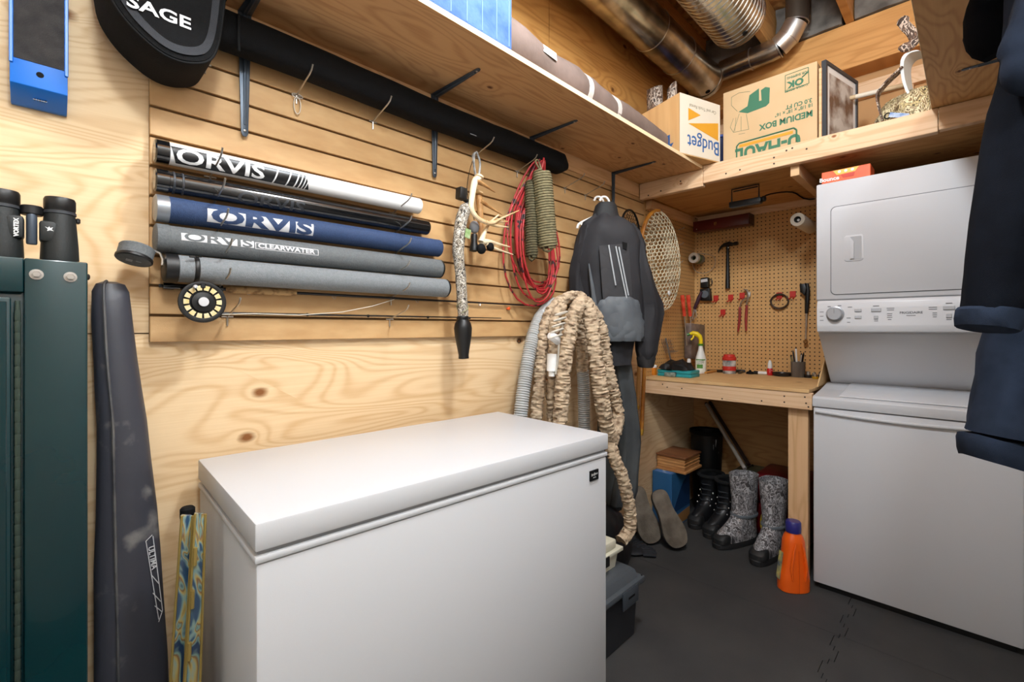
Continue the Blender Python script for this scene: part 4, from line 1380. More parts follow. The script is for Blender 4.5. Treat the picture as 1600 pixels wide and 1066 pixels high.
solo('white_tray', MB().box(2.97, 3.20, .22, .42, 2.0805, 2.12, .006), M('clear_white_plastic', (216, 218, 216), .4), 'low whitish plastic tray on the overhead shelf', 'tray')
tub = thing('blue_tub', 'dark blue round tub behind the moving boxes', 'tub', (3.05, 1.17, 2.0805))
obj('body', MB().lathe([(.125, 0), (.155, .35), (.150, .35), (.12, .01)], (3.05, 1.17, 2.0805), (0, 0, 1), 32), M('navy_plastic', (26, 40, 92), .4), tub)
obj('rim', MB().lathe([(.155, .34), (.165, .343), (.165, .356), (.150, .358), (.149, .346)], (3.05, 1.17, 2.0805), (0, 0, 1), 32, cap=False), M('blue_rim', (92, 118, 196), .4), tub)

# ducts
dk = thing('round_duct', 'large galvanized round duct running along the plywood wall', 'duct', (2.2, 1.25, 2.78))
obj('pipe', MB().cyl((.6, 1.25, 2.885), (3.08, 1.25, 2.885), .108, seg=40), GALV, dk)
for xx in (1.55, 2.33, 2.66):
    obj('joint_ring', MB().lathe([(.1085, 0), (.111, .003), (.111, .007), (.1085, .010)], (xx, 1.25, 2.885), (1, 0, 0), 40, cap=False), STEEL, dk)
obj('end_cap', MB().lathe([(.110, -.03), (.112, -.028), (.112, .002), (.104, .006), (.10, .002), (.02, .002)], (3.08, 1.25, 2.885), (1, 0, 0), 40), GALV, dk)
obj('knockout', MB().lathe([(.015, 0), (.015, .002)], (3.02, 1.215, 2.7825), (0, -.3, -1), 16), BLACKM, dk)
d2 = thing('elbow_duct', 'small galvanized duct with elbow crossing to the joists', 'duct', (3.10, .95, 2.87))
pth = [Vector((3.11, 1.16, 2.93)), Vector((3.11, 1.0, 2.935)), Vector((3.11, .86, 2.94)), Vector((3.11, .83, 2.945)), Vector((3.11, .775, 2.985)), Vector((3.11, .735, 3.05)), Vector((3.11, .73, 3.09)), Vector((3.11, .73, 3.25))]
obj('pipe', MB().tube(pth[:4], .062, 28), GALV, d2)
obj('elbow', MB().tube(pth[3:6], [.0635, .064, .0635], 28), STEEL, d2)
obj('riser', MB().tube(pth[5:], .061, 28), M('dark_duct', (92, 84, 74), .4, .6), d2)
for p, a in ((pth[3], (0, -1, .3)), (pth[4], (0, -.7, .7)), (pth[5], (0, -.25, 1)), (Vector((3.11, .98, 2.9355)), (0, 1, 0))):
    obj('joint_ring', MB().lathe([(.063, -.004), (.066, -.003), (.066, .003), (.063, .004)], p, a, 28, cap=False), STEEL, d2)
d3 = thing('spiral_duct', 'wide spiral-wound galvanized duct end hanging below the joists', 'duct', (2.2, .87, 2.68))
sa, sb = Vector((.9, .862, 2.845)), Vector((2.52, .862, 2.845))
obj('pipe', MB().cyl(sa, sb, .132, seg=44), GALV, d3)
hp = []
NT = 46
for i in range(NT * 22 + 1):
    a = 2 * PI * i / 22
    hp.append(Vector((sa.x + .02 + (sb.x - sa.x - .04) * i / (NT * 22), sa.y + .133 * math.cos(a), sa.z + .133 * math.sin(a))))
obj('seam_rib', MB().tube(hp, .0028, 6), STEEL, d3)
obj('end_cap', MB().lathe([(.134, -.01), (.136, 0), (.132, .012), (.11, .03), (.02, .036)], sb, (1, 0, 0), 40), GALV, d3)
obj('knockout', MB().lathe([(.013, 0), (.013, .003)], (2.46, .806, 2.7245), (0, -.42, -.9), 14), BLACKM, d3)
BATT = M('grey_insulation', (128, 122, 114), .95, c2=(86, 80, 74), vs=9, bump=.8, bs=16)
for y0, y1, lab in ((.535, .88, 'lumpy grey insulation batt behind the elbow duct riser'), (.125, .475, 'lumpy grey insulation batt in the joist bay above the dryer'), (.93, 1.315, 'lumpy grey insulation batt in the joist bay beside the long wall')):
    mb = MB().box(3.24, 3.39, y0, y1, 3.008, 3.25)
    mb.subdiv(4, 0)
    mb.noise(.03, 9, y0)
    for v in mb.bm.verts:
        v.co.y = min(max(v.co.y, y0), y1)
        v.co.z = max(v.co.z, 3.0065)
    solo('insulation_batt', mb, BATT, lab, 'insulation')

# ================================================================== ABOVE AND ON THE PEGBOARD
wc = at(1165, 317, x=2.80)
wlm = thing('work_light', 'black floodlight in wire yoke screwed under the overhead shelf', 'work light', (wc.x, wc.y, 2.0615))
obj('head', MB().box(wc.x - .022, wc.x + .022, wc.y - .085, wc.y + .085, wc.z - .016, wc.z + .016, .006, 2), BLACK, wlm)
obj('yoke', MB().tube([(wc.x, wc.y + .075, wc.z), (wc.x, wc.y + .075, 2.055), (wc.x, wc.y - .07, 2.055), (wc.x, wc.y - .07, wc.z)], .0045, 8), BLACK, wlm)
obj('crossbar', MB().tube([(wc.x + .012, wc.y + .07, 2.045), (wc.x + .014, wc.y - .06, 2.048)], .004, 8), BLACK, wlm)
obj('knob', MB().lathe([(.014, 0), (.016, .004), (.016, .016), (.011, .02)], (wc.x, wc.y - .085, wc.z + .004), (0, -1, 0), 12), BLACK, wlm)
obj('glass', MB().box(wc.x - .018, wc.x + .018, wc.y - .078, wc.y + .078, wc.z - .0175, wc.z - .0158), GREYM, wlm)
obj('cable', MB().tube(smooth([Vector((wc.x + .02, wc.y - .06, wc.z + .01)), Vector((wc.x + .10, wc.y - .10, wc.z + .05)), Vector((wc.x + .3, wc.y - .16, 2.055)), Vector((3.345, .72, 2.054)), Vector((3.345, .50, 2.050))], 4), .004, 7), BLACKM, wlm)

MAH = M('mahogany_lacquer', (92, 24, 20), .35, c2=(70, 18, 16), vs=8, stretch=(1, .2, 1))
rx = thing('red_wooden_case', 'long dark red wooden case under the top strip in pegboard corner', 'case', (3.30, 1.22, 1.93))
zlo = at(1100, 360, x=3.26).z
obj('body', MB().prism([(3.262, 1.418, zlo + .004), (3.262, 1.045, zlo + .004), (3.30, 1.045, zlo), (3.352, 1.045, zlo), (3.352, 1.418, zlo)][::-1] if False else [(3.262, 1.418, zlo), (3.352, 1.418, zlo), (3.352, 1.418, zlo + .072), (3.262, 1.418, zlo + .072)], (0, -.373, 0), .004), MAH, rx)
obj('end_cap', MB().box(3.260, 3.354, 1.040, 1.0445, zlo - .001, zlo + .073, .001), M('mahogany_dark', (58, 18, 16), .4), rx)
GP = M('gold_print', (196, 156, 78), .5)
for dy, dz, w, h in ((0, .008, .016, .002), (0, .0, .016, .002), (0, -.009, .012, .002), (-.006, .003, .002, .014), (.006, .0, .002, .018)):
    obj('emblem_stroke', MB().box(3.2612, 3.2618, 1.262 + dy - w / 2, 1.262 + dy + w / 2, zlo + .036 + dz - h / 2, zlo + .036 + dz + h / 2), GP, rx)
obj('rivet', MB().lathe([(.004, 0), (.002, .002)], (3.262, 1.392, zlo + .016), (-1, 0, 0), 8), STEEL, rx)

pc = at(1246, 343, x=3.04)
pr_ = thing('paper_roll', 'white shop paper roll sticking out from the pegboard', 'paper roll', (3.2, pc.y, pc.z - .04))
obj('paper', MB().lathe([(.018, 0), (.037, 0), (.038, .003), (.038, .30), (.037, .303), (.018, .303)], (3.04, pc.y, pc.z), (1, 0, 0), 32, cap=False), M('paper_white', (232, 222, 206), .9), pr_)
obj('core', MB().lathe([(.0185, .302), (.0185, .0), (.0165, .0), (.0165, .29), (.002, .29)], (3.04, pc.y, pc.z), (1, 0, 0), 24, cap=False), M('core_grey', (92, 86, 78), .9), pr_)
obj('peg', MB().cyl((3.06, pc.y, pc.z), (PX - .0005, pc.y, pc.z), .008, seg=10), STEEL, pr_)


def pg(u, v, dx=.02):
    return at(u, v, x=PX - dx)


hm = thing('claw_hammer', 'claw hammer with black grip hanging on the pegboard', 'hammer', pg(1137, 451))
obj('handle', MB().tube([pg(1137, 382), pg(1137, 400), pg(1137, 418), pg(1137, 440), pg(1137, 451)], [.010, .010, .012, .015, .0155], 14), BLACK, hm)
hd = MB().tube([pg(1131, 383), pg(1139, 381), pg(1145, 382)], [.013, .016, .012], 10)
hd.tube([pg(1143, 382), pg(1147, 381), pg(1147.2, 380.9), pg(1153, 380)], [.009, .009, .013, .013], 12)
hd.tube(smooth([pg(1133, 382), pg(1127, 386), pg(1122, 394)], 4), [.012, .0115, .011, .010, .009, .008, .006, .004, .003], 8)
obj('head', hd, M('dark_forged_steel', (48, 44, 42), .45, .6), hm)
obj('peg', MB().cyl(pg(1138, 387, .05), pg(1138, 387, 0) + Vector((.0, 0, 0)), .003, seg=8), STEEL, hm)

tw_c = at(1084, 403, x=3.22)
for x0, x1, mt, r_, lab in ((3.215, 3.245, M('white_tape', (190, 176, 160), .7), .036, 'dull white tape roll at the end of the corner peg'),
                            (3.246, 3.285, M('green_tape', (76, 92, 52), .6), .035, 'green tape roll in the middle of the corner peg'),
                            (3.286, 3.33, M('grey_tape', (120, 112, 104), .6), .034, 'grey tape roll nearest the pegboard on the corner peg')):
    solo('tape_roll', MB().lathe([(.018, 0), (r_, 0), (r_, x1 - x0), (.018, x1 - x0), (.018, 0)], (x0, tw_c.y, tw_c.z), (1, 0, 0), 28, cap=False), mt, lab, 'tape')
solo('tape_peg', MB().tube([(3.2, tw_c.y, tw_c.z + .012), (PX - .001, tw_c.y, tw_c.z + .012)], .004, 8), STEEL, 'long steel peg carrying tape rolls in pegboard corner', 'peg')
solo('hanging_wire', MB().tube(smooth([Vector((3.26, tw_c.y + .03, tw_c.z - .03)), Vector((3.30, tw_c.y + .02, tw_c.z - .085)), Vector((3.34, tw_c.y - .03, tw_c.z - .10)), Vector((3.36, tw_c.y - .085, tw_c.z - .06)), Vector((3.35, tw_c.y - .09, tw_c.z + .01)), Vector((3.30, tw_c.y - .03, tw_c.z + .036)), Vector((3.27, tw_c.y + .02, tw_c.z + .036))], 5), .002, 6), M('grey_wire', (150, 140, 126), .6), 'thin grey wire looped over the tape rolls', 'wire')

tm = thing('chalk_reel', 'black and grey chalk-line reel hanging on pegboard left of the hammer', 'chalk reel', pg(1101, 470))
obj('case', MB().prism([pg(1093, 452, .045), pg(1108, 450, .045), pg(1110, 470, .045), pg(1094, 470, .045)], (.04, 0, 0), .004), BLACK, tm)
obj('face', MB().lathe([(.028, 0), (.026, .004), (.01, .005)], pg(1101, 460, .045), (-1, 0, 0), 20), MGREY, tm)
obj('top_housing', MB().prism([pg(1094, 435, .05), pg(1105, 433, .05), pg(1106, 449, .05), pg(1094, 450, .05)], (.045, 0, 0), .004), BLACK, tm)
obj('band', MB().prism([pg(1095, 437, .052), pg(1105, 435.5, .052), pg(1105.5, 440, .052), pg(1095, 441.5, .052)], (.003, 0, 0)), SILV, tm)
obj('hook_ring', MB().tube([pg(1109, 441) + Vector((0, .018 * math.cos(a), .022 * math.sin(a))) for a in [2 * PI * i / 16 for i in range(16)]], .003, 6, wrap=True), BLACK, tm)
ut = thing('utility_knife', 'black and maroon folding knife with steel tip hanging in corner', 'knife', pg(1081, 497))
obj('grip', MB().tube([pg(1096, 456, .06), pg(1092, 466, .06), pg(1085, 483, .06)], [.009, .014, .011], 10), M('maroon_grip', (58, 22, 40), .5), ut)
obj('blade', MB().tube([pg(1085, 483, .06), pg(1081, 498, .06)], [.008, .006], 8, flat=.4).tube([pg(1087, 484, .06), pg(1088, 494, .06), pg(1080, 502, .06)], .003, 6), STEEL, ut)

RPEG = M('red_peg_plastic', (196, 46, 36), .5)
pegs = [(1119, 466, 'red pegboard clip left of the hammer handle'), (1142, 465, 'red pegboard clip just below the hammer'), (1160, 462, 'red pegboard clip holding the pliers'),
        (1130, 488, 'red pegboard clip set lower than all the others'), (1218, 462, 'red pegboard clip holding the coiled cable'), (1239, 460, 'empty red pegboard clip beside the coiled cable')]
p0 = None
for u, v, lab in pegs:
    p = at(u, v, x=PX)
    if p0 is None:
        p0 = thing('peg_clip', lab, 'clip', p)
        obj('plate', MB().box(-.008, -.0005, -.017, .017, -.018, .020, .002), RPEG, p0, True)
        for yy in (-.009, .011):
            obj('prong', MB().tube([(-.006, yy, -.016), (-.022, yy + .003, -.030), (-.038, yy + .004, -.026)], .0032, 7), RPEG, p0, True)
    else:
        dup(p0, p, 0, lab)

CHR = M('chrome_tool', (196, 192, 184), .3, .8)
RGRIP = M('dark_red_grip', (146, 34, 30), .5)
pl_ = thing('slip_joint_pliers', 'slip-joint pliers with long red handles on the pegboard', 'pliers', pg(1160, 518))
j = MB().tube(smooth([pg(1162, 452, .03), pg(1168, 455, .03), pg(1169, 466, .03), pg(1166, 477, .03)], 3), [.006, .010, .013, .015, .015, .015, .014, .012, .010, .009], 8, flat=.5)
j.tube([pg(1172, 456, .03), pg(1171, 462, .03), pg(1168, 466, .03)], [.004, .008, .010], 8, flat=.5)
j.tube(smooth([pg(1166, 466, .034), pg(1159, 471, .034), pg(1156, 480, .034)], 3), [.012, .011, .010, .010, .009, .008, .008], 8, flat=.5)
obj('jaw', j, CHR, pl_)
obj('handle', MB().tube(smooth([pg(1156, 480, .034), pg(1155.5, 500, .034), pg(1153, 518, .034)], 3), [.008, .009, .009, .009, .008, .007, .005], 8), RGRIP, pl_)
obj('handle', MB().tube(smooth([pg(1167, 477, .03), pg(1165.5, 500, .03), pg(1166, 517, .03)], 3), [.008, .009, .009, .009, .008, .007, .005], 8), RGRIP, pl_)
cc_ = at(1218, 471, x=PX - .018)
mb = MB()
for k in range(5):
    mb.tube([cc_ + Vector((.004 * (k % 3) - .004 + .003 * math.sin(2 * a + k), (.050 + .003 * (k % 2)) * math.cos(a), (.048 - .002 * k + .002) * math.sin(a))) for a in [2 * PI * i / 28 for i in range(28)]], .0032, 6, wrap=True)
solo('cable_coil', mb, M('brown_cable', (66, 48, 34), .6), 'small dark cable coil hanging on a red pegboard clip', 'cable')
pk = thing('magnetic_pickup', 'black gripped pickup tool with chrome rod beside the dryer', 'pickup tool', pg(1259, 532))
obj('head', MB().prism([pg(1249, 444, .05), pg(1257, 443, .05), pg(1260, 450, .05), pg(1257, 462, .05), pg(1250, 456, .05)], (.035, 0, 0), .003), BLACK, pk)
obj('grip', MB().tube([pg(1261, 443, .03), pg(1262, 455, .03), pg(1261, 475, .03), pg(1260, 490, .03)], [.010, .014, .013, .009], 10), BLACK, pk)
obj('rod', MB().tube([pg(1260, 489, .03), pg(1259.5, 512, .03), pg(1259.4, 512, .03), pg(1259, 530, .03)], [.0062, .0062, .0045, .0045], 10), CHR, pk)
obj('magnet', MB().lathe([(.013, 0), (.013, .01), (.010, .012)], pg(1259, 535, .035), (-.6, 0, .8), 16), M('brass_disc', (150, 110, 62), .4, .5), pk)

for i, (u, v, lab) in enumerate(((1028, 329, 'bare steel peg above the landing net hoop'), (1063, 356, 'upper bare steel peg on the side pegboard'), (1062, 380, 'middle bare steel peg on the side pegboard'), (1061, 408, 'lowest bare steel peg on the side pegboard'))):
    p = at(u - 3, v + 3, y=SY + .008)
    solo('steel_peg', MB().tube([p, p + Vector((0, -.035, .004)), p + Vector((0, -.042, .012))], .003, 7), HOOKW, lab, 'peg')
RHAND = M('red_clear_handle', (206, 50, 34), .25, coat=.4, c2=(232, 96, 70), vs=20)
for k, (u, lab) in enumerate(((1066, 'red-handled screwdriver in the clear pouch, nearer the landing net'), (1075, 'red-handled screwdriver in the clear pouch, nearer the spray bottle'))):
    t = thing('screwdriver', lab, 'screwdriver', at(u + 2, 500, y=1.40))
    a_, b_2 = at(u, 461, y=1.40), at(u + 3.5, 494, y=1.40)
    obj('handle', MB().tube([a_, a_ * .8 + b_2 * .2, a_ * .4 + b_2 * .6, b_2], [.013, .015, .011, .0125], 10), RHAND, t)
    obj('shaft', MB().cyl(b_2, at(u + 7, 540, y=1.40), .0035, seg=8), CHR, t)
pp = [at(1069, 505, y=1.425), at(1091, 508, y=1.425), at(1091, 562, y=1.425), at(1069, 560, y=1.425)]
solo('tool_pouch', MB().prism(pp, (0, -.05, 0), .006), M('smoky_plastic', (92, 80, 76), .35, c2=(140, 124, 116), vs=14, alpha=.78), 'smoky clear plastic tool pouch hanging in the pegboard corner', 'pouch')
wr_ = MB()
wo = at(1040, 540, y=SY + .004)
for k in range(4):
    wr_.tube([wo + Vector((-.06, -.02 - .006 * k, .03 - .022 * k)), wo + Vector((.06, -.02 - .006 * k, .03 - .022 * k))], .0018, 5)
for k in range(6):
    wr_.tube([wo + Vector((-.06 + .024 * k, 0, .04)), wo + Vector((-.06 + .024 * k, -.03, -.05)), wo + Vector((-.06 + .024 * k, -.06, -.035))], .0018, 5)
wr_.tube([wo + Vector((-.06, -.03, .05)), wo + Vector((-.02, -.05, -.11))], .005, 6)
solo('wire_rack', wr_, M('dull_wire', (132, 128, 126), .4, .7), 'small wire peg rack on the side pegboard above the teal case', 'rack')

# ================================================================== ON THE WORKBENCH
BZ = .9535


def bp_(u, v):
    p = at(u, v, z=BZ)
    if p.x > 3.27 or p.x < 2.66:
        p = at(u, v, x=min(max(p.x, 2.66), 3.27))
        p.z = BZ
    return p


c = bp_(1021, 586)
c.x = max(c.x, 2.655)
pb_ = thing('pill_bottle', 'amber pill bottle at the net end of the workbench', 'bottle', c)
obj('body', MB().lathe([(.019, 0), (.020, .002), (.020, .046), (.018, .05)], c, (0, 0, 1), 20), M('amber_plastic', (206, 122, 30), .2, coat=.3), pb_)
obj('cap', MB().lathe([(.0205, .048), (.021, .05), (.021, .062), (.019, .064)], c, (0, 0, 1), 20), WHITE, pb_)
TEAL = M('teal_plastic', (38, 148, 154), .45)
tc_ = thing('teal_case', 'flat teal plastic tool case on the workbench', 'case', (2.80, 1.31, BZ))
obj('base', MB().box(2.73, 2.86, 1.20, 1.415, BZ, BZ + .020, .004, 2), TEAL, tc_)
obj('lid', MB().box(2.73, 2.86, 1.20, 1.415, BZ + .0205, BZ + .042, .005, 2), TEAL, tc_)
obj('latch', MB().box(2.727, 2.731, 1.29, 1.32, BZ + .012, BZ + .03, .001), DGREY, tc_)
mb = MB().sheet(lambda s, t: Vector((2.725 + .14 * s, 1.22 + .18 * t, BZ + .043 + .055 * math.sin(PI * s) ** .5 * math.sin(PI * t) ** .5)), 14, 16)
mb.noise(.030, 26, 3)
for v in mb.bm.verts:
    v.co.z = max(v.co.z, BZ + .043)
solo('work_glove', mb, M('black_nylon', (16, 17, 19), .55, bump=.4, bs=60), 'crumpled black glove heaped on the teal case', 'glove')
c = bp_(1047, 589)
solo('battery_pack', MB().box(c.x - .014, c.x + .014, c.y - .035, c.y + .035, BZ, BZ + .028, .008, 2), M('grey_green_pack', (150, 160, 148), .5, c2=(70, 84, 78), vs=30), 'small grey-green battery pack in front of the teal case', 'battery')
c = Vector((2.93, 1.30, BZ))
solo('small_white_bottle', MB().lathe([(.019, 0), (.02, .004), (.02, .06), (.009, .075), (.009, .08), (.012, .081), (.011, .10), (.006, .104)], c, (0, 0, 1), 18), WHITE, 'small white capped bottle behind the black glove', 'bottle')

c = at(1095, 580, x=3.08)
c.z = BZ
sp_ = thing('spray_bottle', 'white spray bottle with green label and yellow trigger', 'spray bottle', c)
obj('body', MB().lathe([(.038, 0), (.041, .004), (.041, .092), (.036, .112), (.020, .155), (.0155, .178), (.0155, .186)], c, (0, 0, 1), 28, sq=.8), M('white_hdpe', (232, 234, 230), .4), sp_)
obj('collar', MB().lathe([(.0175, .184), (.018, .186), (.018, .196), (.016, .198)], c, (0, 0, 1), 20), M('green_collar', (70, 128, 40), .4), sp_)
YEL = M('yellow_trigger', (238, 208, 22), .4)
dl = Vector((-.45, .89, 0))
tg = MB().tube([c + Vector((0, 0, .197)), c + Vector((0, 0, .225)), c + Vector((0, 0, .245)) + dl * .006, c + Vector((0, 0, .262)) + dl * .025, c + Vector((0, 0, .270)) + dl * .05, c + Vector((0, 0, .262)) + dl * .068], [.013, .013, .015, .017, .013, .009], 12)
obj('trigger_head', tg, YEL, sp_)
obj('trigger', MB().tube(smooth([c + Vector((0, 0, .255)) + dl * .045, c + Vector((0, 0, .238)) + dl * .048, c + Vector((0, 0, .222)) + dl * .062], 3), [.006] * 7, 8), YEL, sp_)
obj('nozzle', MB().cyl(c + Vector((0, 0, .262)) + dl * .066, c + Vector((0, 0, .256)) + dl * .086, .009, .010, 12), M('green_nozzle', (64, 124, 58), .4), sp_)
tcam = Vector((-c.x, -c.y, 0)).normalized()
rl_ = Vector((0, 0, 1)).cross(tcam) * 1.0
lab_ = MB().sheet(lambda s, t: c + Vector((.0415 * math.cos(math.atan2(tcam.y, tcam.x) + (s - .5) * 1.9), .0415 * .82 * math.sin(math.atan2(tcam.y, tcam.x) + (s - .5) * 1.9), .014 + .082 * t)), 10, 2)
lo_ = obj('label', lab_, M('label_cream', (236, 240, 228), .5), sp_)
gpatch = MB().sheet(lambda s, t: c + Vector((.0419 * math.cos(math.atan2(tcam.y, tcam.x) + (s - .62) * 1.1), .0419 * .82 * math.sin(math.atan2(tcam.y, tcam.x) + (s - .62) * 1.1), .036 + .026 * t)), 6, 1)
obj('print', gpatch, M('label_green', (84, 142, 60), .5), lo_)
gp2 = MB().sheet(lambda s, t: c + Vector((.0419 * math.cos(math.atan2(tcam.y, tcam.x) + (s - .5) * 1.85), .0419 * .82 * math.sin(math.atan2(tcam.y, tcam.x) + (s - .5) * 1.85), .089 + .007 * t)), 8, 1)
obj('print', gp2, bpy.data.materials['label_green'], lo_)
tg_ = Vector((-tcam.y, tcam.x, 0))
for z0 in (.078, .067):
    obj('script_mark', MB().tube([c + tcam * .0415 + tg_ * (-.020 + .0026 * i) + Vector((0, 0, z0 + .0042 * math.sin(i * 1.7) + .0006 * i)) for i in range(16)], .0011, 5), BLK2, lo_)
c = Vector((3.21, 1.15, BZ))
cn = thing('red_black_canister', 'red and black canister behind the spray bottle', 'canister', c)
obj('body', MB().lathe([(.040, 0), (.041, .003), (.041, .085), (.038, .09)], c, (0, 0, 1), 24), M('white_black_label', (200, 196, 190), .4, c2=(40, 36, 36), vs=18), cn)
obj('base_band', MB().lathe([(.0416, .02), (.0418, .021), (.0418, .048), (.0416, .049)], c, (0, 0, 1), 24, cap=False), RPEG, cn)
obj('lid', MB().lathe([(.042, .088), (.043, .09), (.043, .108), (.036, .112), (.034, .125), (.030, .127)], c, (0, 0, 1), 16), RPEG, cn)
kn_ = thing('wood_handled_scraper', 'wooden-handled scraper lying across the bench front', 'scraper', bp_(1095, 584))
a_, b_2 = bp_(1120, 576), bp_(1072, 590)
a_.z = b_2.z = BZ + .008
md = a_ * .45 + b_2 * .55
obj('handle', MB().tube([a_, a_ * .8 + b_2 * .2, a_ * .6 + b_2 * .4], [.006, .011, .007], 10), M('scraper_wood', (196, 136, 62), .5), kn_)
obj('blade', MB().prism([a_ * .6 + b_2 * .4 + Vector((0, 0, -.004)), b_2 + Vector((-.012, .0, -.0065)), b_2 + Vector((.03, .01, -.0065)), a_ * .6 + b_2 * .4 + Vector((.016, .004, -.004))], (0, 0, .0015)), M('tan_blade', (206, 160, 96), .5), kn_)
rnd = random.Random(11)
for k, (u, v, lab) in enumerate(((1123, 579, 'black locking pliers lying nearest the spray bottle'), (1136, 577, 'dark ratchet lying in the tool heap on the bench'), (1148, 578, 'worn adjustable wrench lying in the tool heap on the bench'), (1158, 579, 'small dark clamp at the end of the tool heap'))):
    c = bp_(u, v)
    c.z = BZ + .009
    an_ = -.9 + .35 * k
    d = Vector((math.cos(an_), math.sin(an_), 0)) * .075
    t = thing('hand_tool', lab, 'tool', c)
    obj('shank', MB().tube([c - d, c - d * .2, c + d * .5, c + d], [.007, .008, .006, .008], 8), M('tool_steel_%d' % k, (66 + 10 * k, 58 + 6 * k, 50), .45, .5, c2=(30, 28, 26), vs=40), t)
    obj('head', MB().box(-.016, .016, -.012, .012, -.008, .010, .004, 2, Matrix.Translation(c + d) @ Matrix.Rotation(an_, 4, 'Z')), DGREY, t)
c = bp_(1172, 581)
solo('black_rubber_foot', MB().lathe([(.024, 0), (.026, .004), (.02, .014), (.008, .018), (.006, .026)], c, (0, 0, 1), 16), BLACKM, 'black rubber knob between tool heap and marker on the bench', 'knob')
a_, b_2 = bp_(1180, 577), bp_(1200, 583)
a_.z = b_2.z = BZ + .011
mk_ = thing('white_marker', 'white and black marker tube lying beside the glue bottle', 'marker', (a_ + b_2) / 2)
obj('barrel', MB().cyl(a_, b_2, .0105, seg=14), WHITE, mk_)
obj('cap', MB().cyl(a_ - (b_2 - a_) * .1, a_ + (b_2 - a_) * .25, .011, seg=14), BLACK, mk_)
c = bp_(1203, 583)
gl = thing('glue_bottle', 'small red glue bottle with white pointed cap', 'bottle', c)
obj('body', MB().lathe([(.017, 0), (.018, .003), (.018, .036), (.012, .046)], c, (0, 0, 1), 18), M('red_label', (200, 28, 30), .4, c2=(228, 210, 206), vs=60, lo=.62, hi=.66), gl)
obj('cap', MB().lathe([(.0135, .044), (.014, .046), (.012, .075), (.007, .092), (.003, .096)], c, (0, 0, 1), 16), WHITE, gl)
c = bp_(1222, 580)
solo('black_dish', MB().lathe([(.040, 0), (.050, .003), (.056, .022), (.0535, .022), (.047, .006), (.004, .005)], c, (0, 0, 1), 28, cap=False), M('dark_pan', (46, 42, 40), .4, .4), 'shallow black metal dish beside the glue bottle', 'dish')
c = bp_(1247, 587)
pcup = thing('pen_cup', 'grey ribbed pen cup full of pens', 'pen cup', c)
obj('cup', MB().lathe([(.036, 0), (.038, .003), (.040, .095), (.037, .095), (.035, .006), (.004, .005)], c, (0, 0, 1), 16, cap=False), M('smoked_cup', (84, 78, 72), .4, c2=(120, 112, 104), vs=40, stretch=(1, 1, .05)), pcup)
for k, (dx, dy, h, mt, lab) in enumerate(((.010, .018, .150, BLACK, 'black marker standing tallest in the pen cup'), (-.012, .004, .175, WHITE, 'white capped pen standing in the pen cup'), (.004, -.016, .140, BLACKM, 'matte black pen standing in the pen cup'), (.018, -.006, .135, STEEL, 'silver pen standing in the pen cup'), (-.018, .018, .125, M('olive_pen', (120, 112, 80), .5), 'olive pencil standing in the pen cup'))):
    a_ = c + Vector((dx * .6, dy * .6, .008))
    b_2 = c + Vector((dx * 1.7, dy * 1.7, h))
    t = thing('pen', lab, 'pen', a_)
    obj('barrel', MB().cyl(a_, b_2, .0052, seg=10), mt, t)
    obj('tip', MB().cyl(b_2, b_2 + (b_2 - a_).normalized() * .012, .0045, .002, 10), BLACK, t)
for k, (u, v, s_, mt, lab) in enumerate(((1263, 588, .020, BLACK, 'black hose fitting beside the pen cup'), (1272, 582, .018, M('pewter', (120, 112, 102), .4, .6), 'pewter coloured hose fitting at the back of the bench end'),
                                        (1281, 590, .016, M('brass_fit', (206, 162, 42), .35, .4), 'brass hose fitting at the bench end'), (1285, 578, .024, DGREY, 'dark grey coupling against the bench side panel'),
                                        (1274, 592, .015, bpy.data.materials['brass_fit'] if 'brass_fit' in bpy.data.materials else STEEL, 'small brass nut at the bench end'))):
    c = bp_(u, v)
    c.y = max(c.y, .60)
    t = thing('hose_fitting', lab, 'fitting', c)
    obj('base', MB().lathe([(s_ * 1.1, 0), (s_ * 1.15, s_ * .2), (s_ * 1.15, s_ * .8), (s_ * .8, s_ * .9)], c, (0, 0, 1), 6 if k % 2 else 14), mt, t)
    obj('stem', MB().lathe([(s_ * .6, s_ * .85), (s_ * .55, s_ * 1.8), (s_ * .4, s_ * 1.9)], c, (0, 0, 1), 12), STEEL if k != 3 else BLACK, t)

bo_ = thing('dryer_sheet_box', 'orange dryer sheet box lying on top of the dryer', 'box', (2.69, .42, 1.9445))
ORG = M('orange_carton', (232, 84, 34), .5, c2=(240, 112, 60), vs=9)
bd_ = obj('carton', MB().box(2.632, 2.75, .328, .516, 1.9445, 2.0, .002), ORG, bo_)
letter('Bounce', .026, WHITE, bd_, (2.6312, .485, 1.962), (0, -1, 0), (0, 0, 1), .0008, 1.0)
obj('print', MB().prism([(2.6312, .47, 1.998), (2.6312, .37, 1.998), (2.6312, .385, 1.978), (2.6312, .455, 1.975)], (-.0004, 0, 0)), M('carton_yellow', (240, 196, 84), .5), bd_)
for yy in (.445, .42, .395):
    obj('print', MB().lathe([(.0065, 0), (.006, .0006)], (2.6308, yy, 1.989), (-1, 0, 0), 12), WHITE, bd_)
obj('opening', MB().prism([(2.6312, .44, 1.972), (2.6312, .385, 1.974), (2.6312, .39, 1.957), (2.6312, .43, 1.957)], (-.0004, 0, 0)), M('carton_red', (206, 52, 20), .5), bd_)

